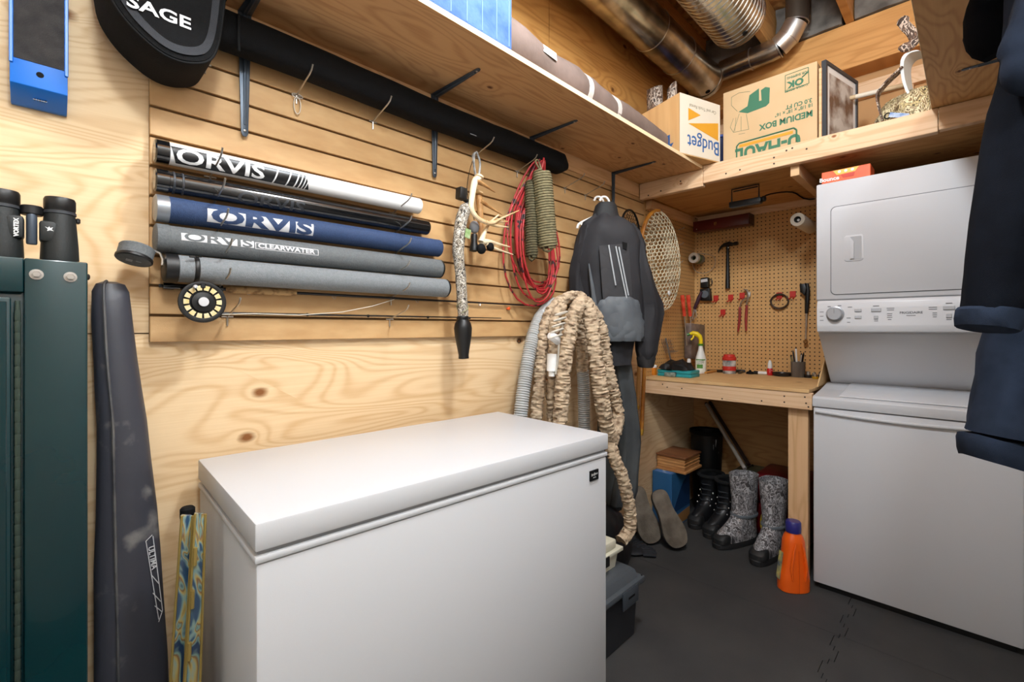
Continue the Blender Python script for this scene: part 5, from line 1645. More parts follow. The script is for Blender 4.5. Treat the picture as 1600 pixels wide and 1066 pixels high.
# ================================================================== CLOTHES, NETS AND HOSES AT THE END OF THE SLOTTED BOARD
def face_frame(fwd, u0, rot=0.0):
    """frame standing at distance fwd, x to the right, y away, z up; returns matrix and metres per survey unit"""
    s_ = fwd / FOC
    p = Vector((_fwd[0] * fwd + _right[0] * (u0 - 800) * s_, _fwd[1] * fwd + _right[1] * (u0 - 800) * s_, 0))
    return Matrix.Translation(p) @ Matrix.Rotation(AZ - PI / 2 + rot, 4, 'Z'), s_


JM, JS = face_frame(2.24, 955)


def jl(u, v, y=0.0):
    k = (2.24 + y) / FOC
    return Vector(((u - 800) * k - (955 - 800) * JS, y, EYE + (514 - v) * k))


JKT = M('charcoal_shell', (36, 35, 38), .7, spec=.3, c2=(46, 45, 48), vs=5, bump=.35, bs=22)
JGR = M('light_grey_panel', (98, 103, 108), .65, c2=(78, 83, 89), vs=8, bump=.35, bs=24)
ZIPM = M('reflective_zip', (176, 180, 184), .4)
jk = thing('wading_jacket', 'charcoal hooded wading jacket with grey pockets on white hangers', 'jacket', mtx=JM @ Matrix.Translation((0, 0, 1.05)))
MW[jk] = JM


def jobj(name, mb, mat, parent=None):
    o = obj(name, mb, mat, parent or jk, True)
    if parent is None or parent is jk:
        o.data.transform(Matrix.Translation((0, 0, -1.05)))
    else:
        o.data.transform(Matrix.Translation((0, 0, -1.05)))
    return o


def loft_px(rows, dep, n=26, L=None, pw=.8, yoff=0.0, fold=0.0, seed=0):
    L = L or jl
    rings = []
    for i, (v, ul, ur) in enumerate(rows):
        a, b = L(ul, v, yoff), L(ur, v, yoff)
        c, hw = (a + b) / 2, (b.x - a.x) / 2
        d = dep[i] if isinstance(dep, (list, tuple)) else dep
        rings.append([Vector((c.x + hw * math.copysign(abs(math.cos(w)) ** pw, math.cos(w)),
                              yoff + d * (math.copysign(abs(math.sin(w)) ** pw, math.sin(w)) + fold * math.sin(5 * w + seed + i * .4)), c.z)) for w in [2 * PI * k / n for k in range(n)]])
    return MB().loft(rings)


rows = [(330, 930, 962), (338, 924, 966), (348, 912, 982), (360, 906, 992), (380, 902, 999), (410, 900, 1002), (440, 901, 1003), (470, 904, 1005), (500, 910, 1006), (522, 918, 1008), (531, 922, 1008)]
tm_ = loft_px(rows, [.03, .045, .06, .07, .075, .08, .08, .08, .08, .078, .07], fold=.10)
tm_.subdiv(1, .6)
tm_.noise(.016, 8, 4)
tm_.noise(.008, 22, 9)
jobj('body', tm_, JKT)
jobj('collar', loft_px([(318, 934, 960), (322, 930, 963), (336, 926, 966), (344, 924, 970)], [.035, .04, .045, .05], yoff=.01), M('black_collar', (20, 20, 22), .7, bump=.3, bs=30))
def flat_sleeve(rows_, dep, y_, sd):
    mb_ = loft_px(rows_, dep, 22, jl, .9, y_, .12, sd)
    mb_.subdiv(1, .6)
    mb_.noise(.010, 17, sd)
    return mb_


slv = jobj('sleeve', flat_sleeve([(352, 978, 990), (365, 982, 1000), (385, 984, 1007), (410, 985, 1013), (440, 987, 1022), (475, 990, 1035), (490, 990, 1036), (520, 990, 1031), (548, 994, 1025), (560, 997, 1022)], [.03, .045, .05, .055, .055, .055, .055, .05, .045, .042], .0, 3), JKT)
jobj('cuff', loft_px([(556, 996, 1023), (560, 995, 1024), (572, 997, 1021), (574, 999, 1019)], .044, 22, jl, .9), M('cuff_dark', (30, 29, 31), .7), slv)
jobj('sleeve', flat_sleeve([(345, 912, 925), (357, 905, 928), (380, 898, 924), (410, 892, 920), (440, 889, 918), (470, 890, 918), (510, 894, 920), (540, 900, 922)], [.03, .045, .05, .052, .052, .05, .045, .04], .01, 6), JKT)
hem = loft_px([(525, 930, 992), (548, 932, 988), (570, 936, 985)], .06, fold=.12)
hem.noise(.006, 15, 3)
jobj('tail', hem, JKT)


def jsurf(u, v, lift=.004):
    rw = min(rows_j, key=lambda r_: abs(r_[0] - v))
    uc, hw = (rw[1] + rw[2]) / 2, (rw[2] - rw[1]) / 2
    q = min(.98, abs(u - uc) / hw)
    return jl(u, v, -.084 * (1 - q ** 2.4) ** .42 - .008 - lift)


rows_j = rows
PKT = [(464, 948, 984), (470, 938, 996), (480, 933, 1003), (496, 932, 1006), (514, 935, 1007), (526, 941, 1006), (533, 952, 1000)]


def pkt(s, t):
    f = t * (len(PKT) - 1)
    i = min(int(f), len(PKT) - 2)
    v, a, b = [PKT[i][k] + (PKT[i + 1][k] - PKT[i][k]) * (f - i) for k in range(3)]
    p = jsurf(a + (b - a) * s, v)
    p.y -= .022 * math.sin(PI * s) ** .5 * math.sin(PI * min(1, t * .9 + .05)) ** .5
    return p


gp_ = MB().sheet(pkt, 16, 12, .006)
gp_.noise(.008, 26, 2)
pk_ = jobj('lower_pocket', gp_, JGR)
fl_ = MB().sheet(lambda s, t: jsurf(936 + 46 * s + 6 * t, 384 + 84 * t - 4 * s, .010), 10, 12, .005)
fl_.noise(.004, 30, 3)
jobj('flap', fl_, M('pocket_flap', (46, 45, 48), .7, bump=.3, bs=30))
jobj('side_panel', MB().tube([jsurf(920, 412), jsurf(925, 445), jsurf(929, 475), jsurf(934, 505)], [.003, .009, .012, .009], 8), JGR)
for a, b in (((951, 383), (962, 446)), ((962, 385), (980, 470)), ((967, 386), (982, 462))):
    jobj('zip', MB().tube([jsurf(a[0] + (b[0] - a[0]) * q / 6, a[1] + (b[1] - a[1]) * q / 6, .016) for q in range(7)], .0036, 6), ZIPM)
jobj('chest_patch', MB().prism([jsurf(972, 378, .012), jsurf(980, 380, .012), jsurf(979, 391, .012), jsurf(973, 389, .012)], (0, -.003, 0)), BLACKM)

WPL = M('white_hanger_plastic', (236, 232, 226), .4)
for k, (du, dy, lab) in enumerate(((0, .0, 'white plastic hanger inside the charcoal jacket, its hook to the right'), (-9, .035, 'white plastic hanger behind the jacket with its tip showing'))):
    hm_ = JM @ Matrix.Translation((0, 0, 1.7))
    t = thing('coat_hanger', lab, 'hanger', mtx=hm_)
    MW[t] = JM

    def hl(u, v, y=0.0):
        p = jl(u + du, v, y + dy)
        return p
    hp_ = smooth([hl(948, 336), hl(946, 327), hl(952, 318), hl(948, 309), hl(941, 308), hl(937, 314)], 4)
    o = obj('hook', MB().tube(hp_, .0055, 8), WPL, t, True)
    o.data.transform(Matrix.Translation((0, 0, -1.7)))
    sh_ = smooth([hl(908, 352), hl(928, 341), hl(948, 334), hl(968, 342), hl(990, 362)], 4) if k == 0 else smooth([hl(911, 357), hl(914, 350), hl(930, 342), hl(948, 336), hl(968, 345)], 4)
    o = obj('shoulder_bar', MB().tube(sh_, .0065, 8), WPL, t, True)
    o.data.transform(Matrix.Translation((0, 0, -1.7)))

TROU = M('grey_wader_fabric', (70, 74, 76), .7, c2=(50, 53, 56), vs=6, bump=.4, bs=16)
wt = thing('waders', 'dark grey waders hanging below the charcoal jacket', 'waders', mtx=JM @ Matrix.Translation((0, .12, .35)))
MW[wt] = JM
for rows_, y_, sd in (([(560, 948, 985), (600, 955, 990), (640, 962, 996), (690, 966, 1000), (730, 963, 998), (765, 958, 994), (790, 952, 990)], .05, 1), ([(560, 926, 960), (620, 930, 968), (690, 934, 972), (760, 936, 972), (795, 936, 970)], .10, 3)):
    mbx = loft_px(rows_, .045, yoff=y_, fold=.18, seed=sd)
    mbx.subdiv(1, .5)
    mbx.noise(.010, 11, sd)
    o = obj('leg', mbx, TROU, wt, True)
    o.data.transform(Matrix.Translation((0, -.12, -.35)))

# landing nets
NETM = M('clear_rubber_net', (226, 214, 184), .4)


def hexnet(c, ex, ey, en, ra, rb, cell, bulge, rad, sag=0.0):
    """hexagonal net cloth stretched over an oval, bulging along en"""
    mb = MB()
    h = cell

    def pos(x, y):
        q = (x / ra) ** 2 + (y / rb) ** 2
        return c + ex * x + ey * y + en * bulge * math.sqrt(max(0, 1 - q)) + ex * sag * max(0, 1 - q)
    done = set()
    w = h * math.sqrt(3)
    nx, ny = int(ra / w) + 2, int(rb / (1.5 * h)) + 2
    for j in range(-ny, ny + 1):
        for i in range(-nx, nx + 1):
            cx_, cy_ = (i + .5 * (j % 2)) * w, j * 1.5 * h
            vs = [(cx_ + h * math.sin(PI / 3 * k), cy_ + h * math.cos(PI / 3 * k)) for k in range(6)]
            for k in range(6):
                a, b = vs[k], vs[(k + 1) % 6]
                key = tuple(sorted(((round(a[0], 4), round(a[1], 4)), (round(b[0], 4), round(b[1], 4)))))
                if key in done:
                    continue
                done.add(key)
                if (a[0] / ra) ** 2 + (a[1] / rb) ** 2 > 1 or (b[0] / ra) ** 2 + (b[1] / rb) ** 2 > 1:
                    continue
                mb.tube([pos(*a), pos(*b)], rad, 4, cap=False)
    return mb


NC = at(1032, 408, y=1.37)
vz = Vector((.16, 0, -1)).normalized()
vx = Vector((1, -.55, .16)).normalized()
vn = vx.cross(vz).normalized()
if vn.y > 0:
    vn = -vn
ln = thing('landing_net', 'wooden-hooped landing net with pale honeycomb rubber bag', 'landing net', NC + vz * .31)
WOODN = M('varnished_hoop', (206, 138, 52), .3, coat=.4, c2=(176, 106, 36), vs=20)
hoop = [NC + vx * (.138 * math.cos(a)) + vz * (.305 * math.sin(a)) for a in [2 * PI * i / 48 for i in range(48)]]
obj('hoop', MB().tube(hoop[16:38], [.014] * 22, 10, flat=.9), WOODN, ln)
obj('rim_cord', MB().tube(hoop[:17] + [], .004, 6).tube(hoop[37:] + hoop[:1], .004, 6), NETM, ln)
obj('net_bag', hexnet(NC, vx, vz, vn, .136, .303, .0145, .045, .0028, .02), NETM, ln)
obj('net_back', hexnet(NC - vn * .02, vx, vz, -vn, .130, .29, .0145, .03, .0022, .03), NETM, ln)
obj('tag', MB().ball(NC + vz * .20 + vn * .05 + vx * .01, .016, .006, .016), WHITE, ln)
N2 = at(985, 362, y=1.41)
ln2 = thing('landing_net', 'small black landing net behind the jacket shoulder', 'landing net', N2 - Vector((0, 0, .12)))
h2 = [N2 + Vector((.10 * math.cos(a), 0, .125 * math.sin(a))) for a in [2 * PI * i / 32 for i in range(32)]]
obj('hoop', MB().tube(h2, .006, 8, wrap=True), BLACK, ln2)
obj('net_bag', hexnet(N2, Vector((1, 0, 0)), Vector((0, 0, 1)), Vector((0, -1, 0)), .099, .123, .013, .02, .0017), BLACKM, ln2)
for k, (ua, ub, va, vb, lab) in enumerate(((1008, 1002, 556, 680, 'yellow bamboo wading staff with brass tip beside the workbench'), (999, 996, 562, 640, 'shorter pale wooden stick beside the bamboo staff'))):
    a, b = at(ua, va, y=1.385 + .02 * k), at(ub, vb, y=1.385 + .02 * k)
    a = a + (a - b).normalized() * .12
    t = thing('wading_staff', lab, 'staff', b)
    obj('shaft', MB().tube([a, b + (a - b) * .06], [.010, .0125], 12), WOODN if k == 0 else M('pale_stick', (196, 150, 88), .5), t)
    obj('tip', MB().tube([b + (a - b) * .06, b + (a - b) * .055, b], [.0125, .014, .011], 12), M('brass_tip', (206, 160, 64), .35, .5), t)

# vacuum hoses
QUILT = M('hose_sock', (200, 178, 150), .9, c2=(116, 92, 70), vs=34, lo=.45, hi=.72, bump=.6, bs=70, stretch=(1, 1, 2.2))


def hose(mb, l, y, r, seg=14, ruffle=.10, step=.012, seed=0):
    p = smooth([at(q[0], q[1], y=(q[2] if len(q) > 2 else y)) for q in l], 12)
    # resample
    d = [0]
    for i in range(1, len(p)):
        d.append(d[-1] + (p[i] - p[i - 1]).length)
    out, j = [], 0
    k = 0.0
    while k < d[-1]:
        while d[j + 1] < k:
            j += 1
        f = (k - d[j]) / max(1e-9, d[j + 1] - d[j])
        out.append(p[j].lerp(p[j + 1], f))
        k += step / 2
    rnd_ = random.Random(seed)
    rs = [r * (1 + (ruffle if i % 2 else -ruffle) * rnd_.uniform(.4, 1.3)) for i in range(len(out))]
    return mb.tube(out, rs, seg), out


def quilted(l, y, r, seed):
    from mathutils import noise as nz
    mb, o = hose(MB(), l, y, r, 22, .035, .012, seed)
    mb.bm.normal_update()
    for v in mb.bm.verts:
        c = v.co
        w = nz.noise(Vector((c.x * 26 + seed, c.y * 26, c.z * 70))) + .5 * nz.noise(Vector((c.x * 60, c.y * 60 + seed, c.z * 120)))
        v.co += v.normal * (.0075 * (1 - 2.2 * abs(w)) - .002)
    return mb


vh = thing('vacuum_hose', 'quilted tan hose sock looped over a hook beside the freezer', 'hose', at(975, 850, y=1.2))
obj('sock_loop', quilted([(836, 668, 1.31), (842, 610, 1.31), (846, 560, 1.32), (851, 515, 1.32), (862, 485, 1.31), (884, 467, 1.28), (906, 465, 1.25), (926, 485, 1.22), (940, 515, 1.20), (948, 560, 1.19), (956, 600, 1.17), (966, 645, 1.16), (963, 672, 1.13), (955, 692, 1.11), (960, 715, 1.09), (972, 745, 1.07), (982, 785, 1.06), (984, 825, 1.06), (970, 846, 1.07)], 1.25, .024, 1), QUILT, vh)
obj('sock_loop', quilted([(872, 690, 1.22), (878, 620, 1.21), (882, 565, 1.20), (890, 520, 1.19), (899, 487, 1.18), (911, 474, 1.17), (921, 490, 1.15), (927, 530, 1.13), (934, 580, 1.11), (941, 630, 1.10), (950, 675, 1.11), (957, 692, 1.12)], 1.2, .029, 5), QUILT, vh)
obj('sock_loop', quilted([(865, 690, 1.28), (862, 620, 1.28), (864, 560, 1.27), (868, 500, 1.25), (880, 476, 1.24)], 1.2, .021, 8), QUILT, vh)
obj('sock_end', quilted([(906, 470, 1.25), (908, 500, 1.27), (909, 540, 1.28), (910, 582, 1.28)], 1.28, .025, 9), QUILT, vh)
HGREY = M('grey_hose', (176, 178, 178), .5)
hm1, _ = hose(MB(), [(910, 578, 1.28), (912, 610, 1.285), (913, 680, 1.29)], 1.28, .027, 16, .09, .010)
obj('ribbed_end', hm1, HGREY, vh)
wp = [at(863, 553, y=1.20), at(862, 580, y=1.20)]
obj('plug', MB().tube([wp[0], wp[1]], .021, 14).tube([wp[1], at(862, 588, y=1.20)], .013, 12), WHITE, vh)
mb = MB()
for k in range(5):
    c = at(876 - k * 2.2, 490 + k * 9, y=1.165)
    mb.tube([c + Vector((.036 * math.cos(a), .012 * math.sin(a) - .004, .008 * math.cos(a + .6))) for a in [2 * PI * i / 16 for i in range(16)]], .0035, 6, wrap=True)
obj('cord_wrap', mb, M('pale_cord', (206, 198, 184), .7), vh)
obj('adapter', MB().tube(smooth([at(858, 524, y=1.17), at(866, 528, y=1.165), at(872, 536, y=1.17)], 3), [.012, .016, .018, .018, .016, .014, .010], 10), WHITE, vh)
obj('power_cord', MB().tube(smooth([at(880, 505, y=1.16), at(874, 530, y=1.16), at(872, 560, y=1.17), at(868, 585, y=1.18)], 4), .004, 6), M('pale_cord_dark', (188, 180, 166), .6), vh)
gh = MB()
gh, _ = hose(gh, [(868, 474, 1.39), (855, 484, 1.385), (842, 502, 1.37), (832, 530, 1.36), (824, 570, 1.35), (816, 625, 1.34), (811, 675, 1.335)], 1.36, .029, 18, .085, .010)
solo('ribbed_hose', gh, HGREY, 'bare grey ribbed hose hanging left of the quilted hose', 'hose')
solo('cord_ring', MB().tube([at(811, 533, y=WY - .004) + Vector((.010 * math.cos(a), 0, .008 * math.sin(a))) for a in [2 * PI * i / 14 for i in range(14)]], .0016, 6, wrap=True), BLACK, 'small dark wire ring just below the slotted board', 'ring')

# ================================================================== FLOOR BETWEEN FREEZER AND BENCH
tb = thing('tool_box', 'dark grey plastic tool box with lighter lid beside the freezer', 'tool box', (1.52, 1.09, 0))
TX0, TX1, TY0, TY1 = 1.335, 1.715, .965, 1.165
obj('body', MB().loft([[Vector((x, y, z)) for x, y in ((TX0 + k, TY0 + k), (TX1 - k, TY0 + k), (TX1 - k, TY1 - k), (TX0 + k, TY1 - k))] for z, k in ((.0, .022), (.004, .018), (.215, .008))]), M('charcoal_box', (34, 36, 41), .5), tb)
lid_ = MB().box(TX0 - .004, TX1 + .020, TY0 - .012, TY1 + .01, .2155, .238, .004, 2)
LIDM = M('slate_lid', (74, 80, 86), .5, bump=.1, bs=200)
tl = obj('lid', lid_, LIDM, tb)
obj('lid_dome', MB().loft([[Vector((x, y, z)) for x, y in ((TX0 + k, TY0 + k), (TX1 - k, TY0 + k), (TX1 - k, TY1 - k), (TX0 + k, TY1 - k))] for z, k in ((.2375, .006), (.268, .016), (.280, .03), (.284, .05))]), LIDM, tl)
obj('latch', MB().box(1.56, 1.675, TY0 - .016, TY0 - .0125, .165, .232, .003, 2), M('latch_slate', (62, 68, 76), .5), tl)
obj('latch_slot', MB().box(1.60, 1.645, TY0 - .0172, TY0 - .0162, .196, .204), BLACKM, tl)
obj('tab_hole', MB().lathe([(.004, 0), (.004, .0005)], (1.727, .965, .2381), (0, 0, 1), 10), BLACKM, tl)
IV = M('ivory_plastic', (214, 210, 190), .45)
tk = thing('tackle_box', 'ivory tackle box sitting on the tool box lid', 'tackle box', (1.46, 1.09, .2845))
obj('base', MB().loft([[Vector((x, y, z)) for x, y in ((1.40 + k, 1.02 + k), (1.645 - k, 1.02 + k), (1.645 - k, 1.15 - k), (1.40 + k, 1.15 - k))] for z, k in ((.2845, .012), (.345, .004))]), IV, tk)
tkl = obj('lid', MB().box(1.395, 1.665, 1.012, 1.155, .346, .362, .003, 2), IV, tk)
obj('lid_dome', MB().box(1.415, 1.635, 1.025, 1.145, .3625, .398, .008, 2), IV, tkl)
obj('latch', MB().box(1.53, 1.56, 1.008, 1.0125, .32, .36, .002), BLACK, tk)

BAGM = M('black_poly', (24, 25, 28), .35, bump=.5, bs=18)
mb = MB().ball((1.90, 1.27, .21), .15, .10, .21, 22, 16)
mb.noise(.05, 7, 6)
for v in mb.bm.verts:
    v.co.z = max(v.co.z, .001)
    v.co.y = min(v.co.y, 1.455)
solo('black_bag', mb, BAGM, 'crumpled black bag between freezer and wader boots', 'bag')
NEO = M('black_neoprene', (24, 26, 32), .7)
for k, (u, v, an_, lab) in enumerate(((978, 858, .3, 'black neoprene glove flat on floor nearest the tool box'), (990, 866, -.1, 'black neoprene glove on floor nearest the felt soles'))):
    c = at(u, v, z=0)
    mtx = Matrix.Translation((c.x, c.y, .0)) @ Matrix.Rotation(an_ - .75, 4, 'Z')
    t = thing('neoprene_glove', lab, 'glove', mtx=mtx)
    pm = MB().ball((0, 0, .016), .07, .045, .015, 16, 8)
    obj('palm', pm, NEO, t, True)
    for q in range(4):
        obj('finger', MB().tube([(.045, -.032 + .021 * q, .014), (.09, -.038 + .025 * q, .016), (.125 - .008 * abs(q - 1.5), -.042 + .028 * q, .012)], [.012, .012, .009], 8), NEO, t, True)
    obj('thumb', MB().tube([(-.005, .04, .014), (.03, .065, .015), (.06, .072, .012)], [.013, .012, .009], 8), NEO, t, True)

# felt-soled wading boots lying against the corner
FELT = M('felt_sole', (122, 112, 100), .95, c2=(86, 78, 68), vs=12, bump=.5, bs=120, detail=6)
outl = [(-.032, -.150), (-.012, -.158), (.020, -.156), (.042, -.140), (.052, -.10), (.054, -.06), (.046, -.015), (.038, .03), (.038, .07), (.042, .11), (.034, .140), (.010, .152), (-.018, .150), (-.036, .132), (-.040, .09), (-.036, .04), (-.044, -.02), (-.056, -.07), (-.052, -.12)]
for k, (u, v, rr_, fw_, lab) in enumerate(((1007, 803, .25, 2.72, 'felt-soled wading boot resting against the plywood wall'), (1045, 809, .32, 2.64, 'felt-soled wading boot leaning beside the blue box'))):
    m_, s_ = face_frame(fw_, u)
    zc_ = max(EYE + (514 - v) * s_, .15)
    mtx = m_ @ Matrix.Translation((0, 0, zc_)) @ Matrix.Rotation(R(-20), 4, 'X') @ Matrix.Rotation(rr_ * -1, 4, 'Y')
    t = thing('wading_boot', lab, 'boot', mtx=mtx)
    pl2 = chaik([Vector((a * 1.22, 0, b * 1.03)) for a, b in outl], 1)
    obj('felt_sole', MB().prism(pl2, (0, .014, 0), .003), FELT, t, True)
    up_ = [[Vector((p.x * s, y, p.z * s2)) for p in pl2] for y, s, s2 in ((.0145, 1.02, 1.01), (.03, 1.0, .99), (.06, .9, .93), (.09, .7, .8), (.10, .4, .5))]
    obj('upper', MB().loft(up_), M('boot_black', (26, 26, 28), .6) if k == 0 else bpy.data.materials['boot_black'], t, True)


def boot(name, label, x, y, ang, h, mats, L=.31, shaft=.062, lace=False):
    mtx = Matrix.Translation((x, y, 0)) @ Matrix.Rotation(ang, 4, 'Z')
    t = thing(name, label, 'boot', mtx=mtx)
    n = 28

    def ring(z, xf, xb, w, p=1.0):
        c, a = (xf + xb) / 2, (xf - xb) / 2
        return [Vector((c + a * math.copysign(abs(math.cos(q)) ** p, math.cos(q)), w * math.copysign(abs(math.sin(q)) ** p, math.sin(q)), z)) for q in [2 * PI * i / n for i in range(n)]]
    f = L / .31
    so = MB().loft([ring(0, .205 * f, -.098, .050, .75), ring(.004, .210 * f, -.100, .053, .75), ring(.026, .210 * f, -.100, .053, .75), ring(.032, .204 * f, -.096, .050, .75)])
    obj('sole', so, mats[0], t, True)
    rows_ = [(.030, .203, -.094, .050), (.055, .200, -.093, .051), (.080, .180, -.091, .050), (.100, .150, -.089, .049), (.120, .115, -.086, .049), (.145, .085, -.082, .050), (.175, .072, -.080, .052)]
    rows_ = [(z, xf * f, xb, w) for z, xf, xb, w in rows_]
    k = (h - .175)
    rows_ += [(.175 + k * q, .072 + (shaft + .012 - .072) * q, -.080 - .004 * q, .052 + (shaft - .052) * q) for q in (.25, .5, .75, 1.0)]
    top = rows_[-1]
    sh_ = [ring(z, a, b, w, .92) for z, a, b, w in rows_]
    inn = [ring(top[0] - .001, top[1] - .006, top[2] + .006, top[3] - .006, .92), ring(top[0] - .07, top[1] - .009, top[2] + .009, top[3] - .009, .92)]
    mb_ = MB().loft(sh_ + inn)
    mb_.noise(.0035, 26, x * 9 + y)
    obj('upper', mb_, mats[1], t, True)
    obj('toe_cap', MB().loft([ring(.031, .206 * f, .115 * f, .046, .8), ring(.055, .2035 * f, .118 * f, .0475, .8), ring(.074, .188 * f, .12 * f, .042, .85), ring(.082, .165 * f, .125 * f, .03, .9)]), mats[0], t, True)
    obj('lining', MB().loft([ring(top[0] - .045, top[1] - .008, top[2] + .008, top[3] - .008, .92), ring(top[0] - .046, top[1] - .04, top[2] + .04, top[3] - .03, .92)]), BLACKM, t, True)
    if lace:
        for q in range(5):
            zz = .12 + .032 * q
            xf = .118 - .011 * q if q < 3 else .092
            obj('lace', MB().tube([(xf - .03, -.034, zz), (xf + .008, 0, zz + .008), (xf - .03, .034, zz)], .0032, 6), DGREY, t, True)
        obj('collar', MB().tube([Vector(p) for p in ring(top[0], top[1] + .002, top[2] - .002, top[3] + .002, .92)], .012, 8, wrap=True), M('fleece_collar', (16, 16, 17), .95, bump=.8, bs=40) if 'fleece_collar' not in bpy.data.materials else bpy.data.materials['fleece_collar'], t, True)
        for sg in (-1, 1):
            for q in range(3):
                obj('eyelet', MB().ball((.085 - .016 * q, .044 * sg, .125 + .036 * q), .006, .004, .006, 8, 5), STEEL, t, True)
    else:
        obj('strap', MB().tube([Vector(p) for p in ring(.165, .078, -.084, .056, .92)], .006, 6, wrap=True, flat=1.6), MGREY, t, True)
    return t


SOLEB = M('black_boot_sole', (28, 28, 29), .6)
GCAMO = camo('grey_brush_camo', [(56, 54, 56), (150, 148, 150), (92, 88, 88), (186, 184, 186), (70, 66, 66)], 34, .55, (1, 1, .55), .3)
BLTH = M('black_boot_leather', (24, 24, 26), .4, bump=.2, bs=60)
# toes towards the camera
boot('rubber_boot', 'tall grey camouflage rubber boot beside the black lace boots', 2.895, .955, R(158), .40, (SOLEB, GCAMO), .34, .072)
boot('rubber_boot', 'tall grey camouflage rubber boot beside the pine bench post', 2.86, .785, R(172), .41, (SOLEB, GCAMO), .34, .072)
boot('lace_boot', 'black lace-up winter boot beside the blue box', 3.07, 1.215, R(172), .30, (SOLEB, BLTH), .34, .068, True)
boot('lace_boot', 'black lace-up winter boot beside the camouflage rubber boots', 3.00, 1.075, R(166), .31, (SOLEB, BLTH), .34, .068, True)

bb = thing('blue_carton', 'blue printed carton under the wooden boxes below the bench', 'box', (2.87, 1.39, 0))
BLC = M('blue_carton', (44, 96, 142), .45)
bc = obj('carton', MB().box(2.74, 3.0, 1.325, 1.455, 0, .345, .002), BLC, bb)
obj('top_print', MB().box(2.746, 2.84, 1.335, 1.445, .3452, .3458), M('carton_print', (70, 130, 200), .35, c2=(206, 220, 232), vs=14, lo=.5, hi=.6), bc)
obj('print', MB().prism([(2.75, 1.3245, .10), (2.995, 1.3245, .10), (2.995, 1.3245, .31), (2.87, 1.3245, .24)], (0, -.0006, 0)), M('carton_dark', (24, 56, 96), .45), bc)
obj('print', MB().prism([(2.745, 1.3245, .01), (2.995, 1.3245, .01), (2.995, 1.3245, .085), (2.78, 1.3245, .07)], (0, -.0008, 0)), M('carton_tan', (150, 108, 62), .6), bc)
WBX = M('cedar_box', (202, 148, 92), .6, c2=(176, 120, 68), vs=6, stretch=(4, 1, 8))
wbx = thing('wooden_box', 'reddish wooden box with dark lid stacked on the blue carton', 'box', (2.90, 1.36, .346))
obj('plinth', MB().box(2.788, 3.03, 1.258, 1.456, .3465, .362, .002), WBX, wbx)
obj('body', MB().box(2.80, 3.02, 1.27, 1.452, .3625, .435, .002), WBX, wbx)
for zz in (.382, .402, .420):
    obj('body_slat', MB().box(2.797, 3.023, 1.267, 1.454, zz - .001, zz + .006, .001), WBX, wbx)
obj('lid', MB().box(2.79, 3.03, 1.26, 1.456, .4355, .450, .003), M('walnut_lid', (142, 92, 56), .55, c2=(120, 74, 44), vs=5, stretch=(5, 1, 1)), wbx)
bn_ = thing('black_bin', 'black printed bin in the dark corner below the bench', 'bin', (3.26, 1.32, 0))
obj('body', MB().lathe([(.085, 0), (.105, .53), (.10, .53), (.08, .01)], (3.26, 1.32, 0), (0, 0, 1), 28), BLACK, bn_)
obj('rim', MB().lathe([(.105, .52), (.112, .524), (.112, .545), (.10, .547)], (3.26, 1.32, 0), (0, 0, 1), 28, cap=False), BLACKM, bn_)
obj('print', MB().sheet(lambda s, t: Vector((3.26 + (.1035 - .004 * (1 - t)) * math.cos(R(205 + 60 * s)), 1.32 + (.1035 - .004 * (1 - t)) * math.sin(R(205 + 60 * s)), .40 + .10 * t)), 8, 2), M('bin_print', (24, 24, 26), .4, c2=(176, 178, 180), vs=22, lo=.55, hi=.62), bn_)
ac = thing('ammo_can', 'olive green ammunition can behind the black lace boots', 'ammo can', (3.22, 1.0, 0))
OLV = M('olive_steel', (84, 92, 70), .5)
obj('body', MB().box(3.13, 3.36, .975, 1.10, 0, .30, .008, 2), OLV, ac)
obj('lid', MB().box(3.12, 3.37, .968, 1.107, .3005, .335, .008, 2), OLV, ac)
obj('handle', MB().tube([(3.17, 1.037, .335), (3.18, 1.037, .348), (3.31, 1.037, .348), (3.32, 1.037, .335)], .004, 6), BLACK, ac)
rc_ = thing('red_case', 'dark red plastic case lying behind the rubber boots', 'case', (3.22, .80, 0))
REDC = M('red_case_plastic', (110, 18, 24), .35)
obj('base', MB().box(3.05, 3.36, .655, .955, 0, .19, .02, 3), REDC, rc_)
rcl = obj('lid', MB().box(3.05, 3.36, .655, .955, .1905, .375, .035, 4), REDC, rc_)
obj('emblem', MB().tube([Vector((3.0494, .845 - .003 * i, .30 + .004 * math.sin(i * 1.4))) for i in range(12)], .0012, 5), M('faint_red_print', (196, 120, 116), .5), rcl)
for k, (u0, v0, u1, v1, lab, mt) in enumerate(((1104, 632, 1160, 726, 'bright aluminium tube leaning behind the rubber boots', M('aluminium_tube', (206, 202, 196), .4, .3)), (1110, 630, 1166, 720, 'dark metal tube leaning beside the bright tube', M('dark_tube', (58, 44, 40), .35, .5)))):
    a, b = at(u0, v0, x=3.36), at(u1, v1, x=3.05)
    b2 = a + (b - a) * 1.06
    t = thing('metal_tube', lab, 'tube', b2)
    obj('pipe', MB().cyl(a, b2, .012, seg=14), mt, t)
    obj('end_plug', MB().cyl(a, a + (a - b).normalized() * .012, .0125, .010, 14), BLACK, t)
solo('yellow_strap', MB().tube(smooth([Vector((2.96, .845, .004)), Vector((2.93, .872, .10)), Vector((2.98, .880, .16)), Vector((3.02, .868, .06)), Vector((2.99, .850, .004))], 4), .007, 6, flat=.35), M('yellow_webbing', (206, 180, 40), .6), 'yellow strap looped between the rubber boots', 'strap')

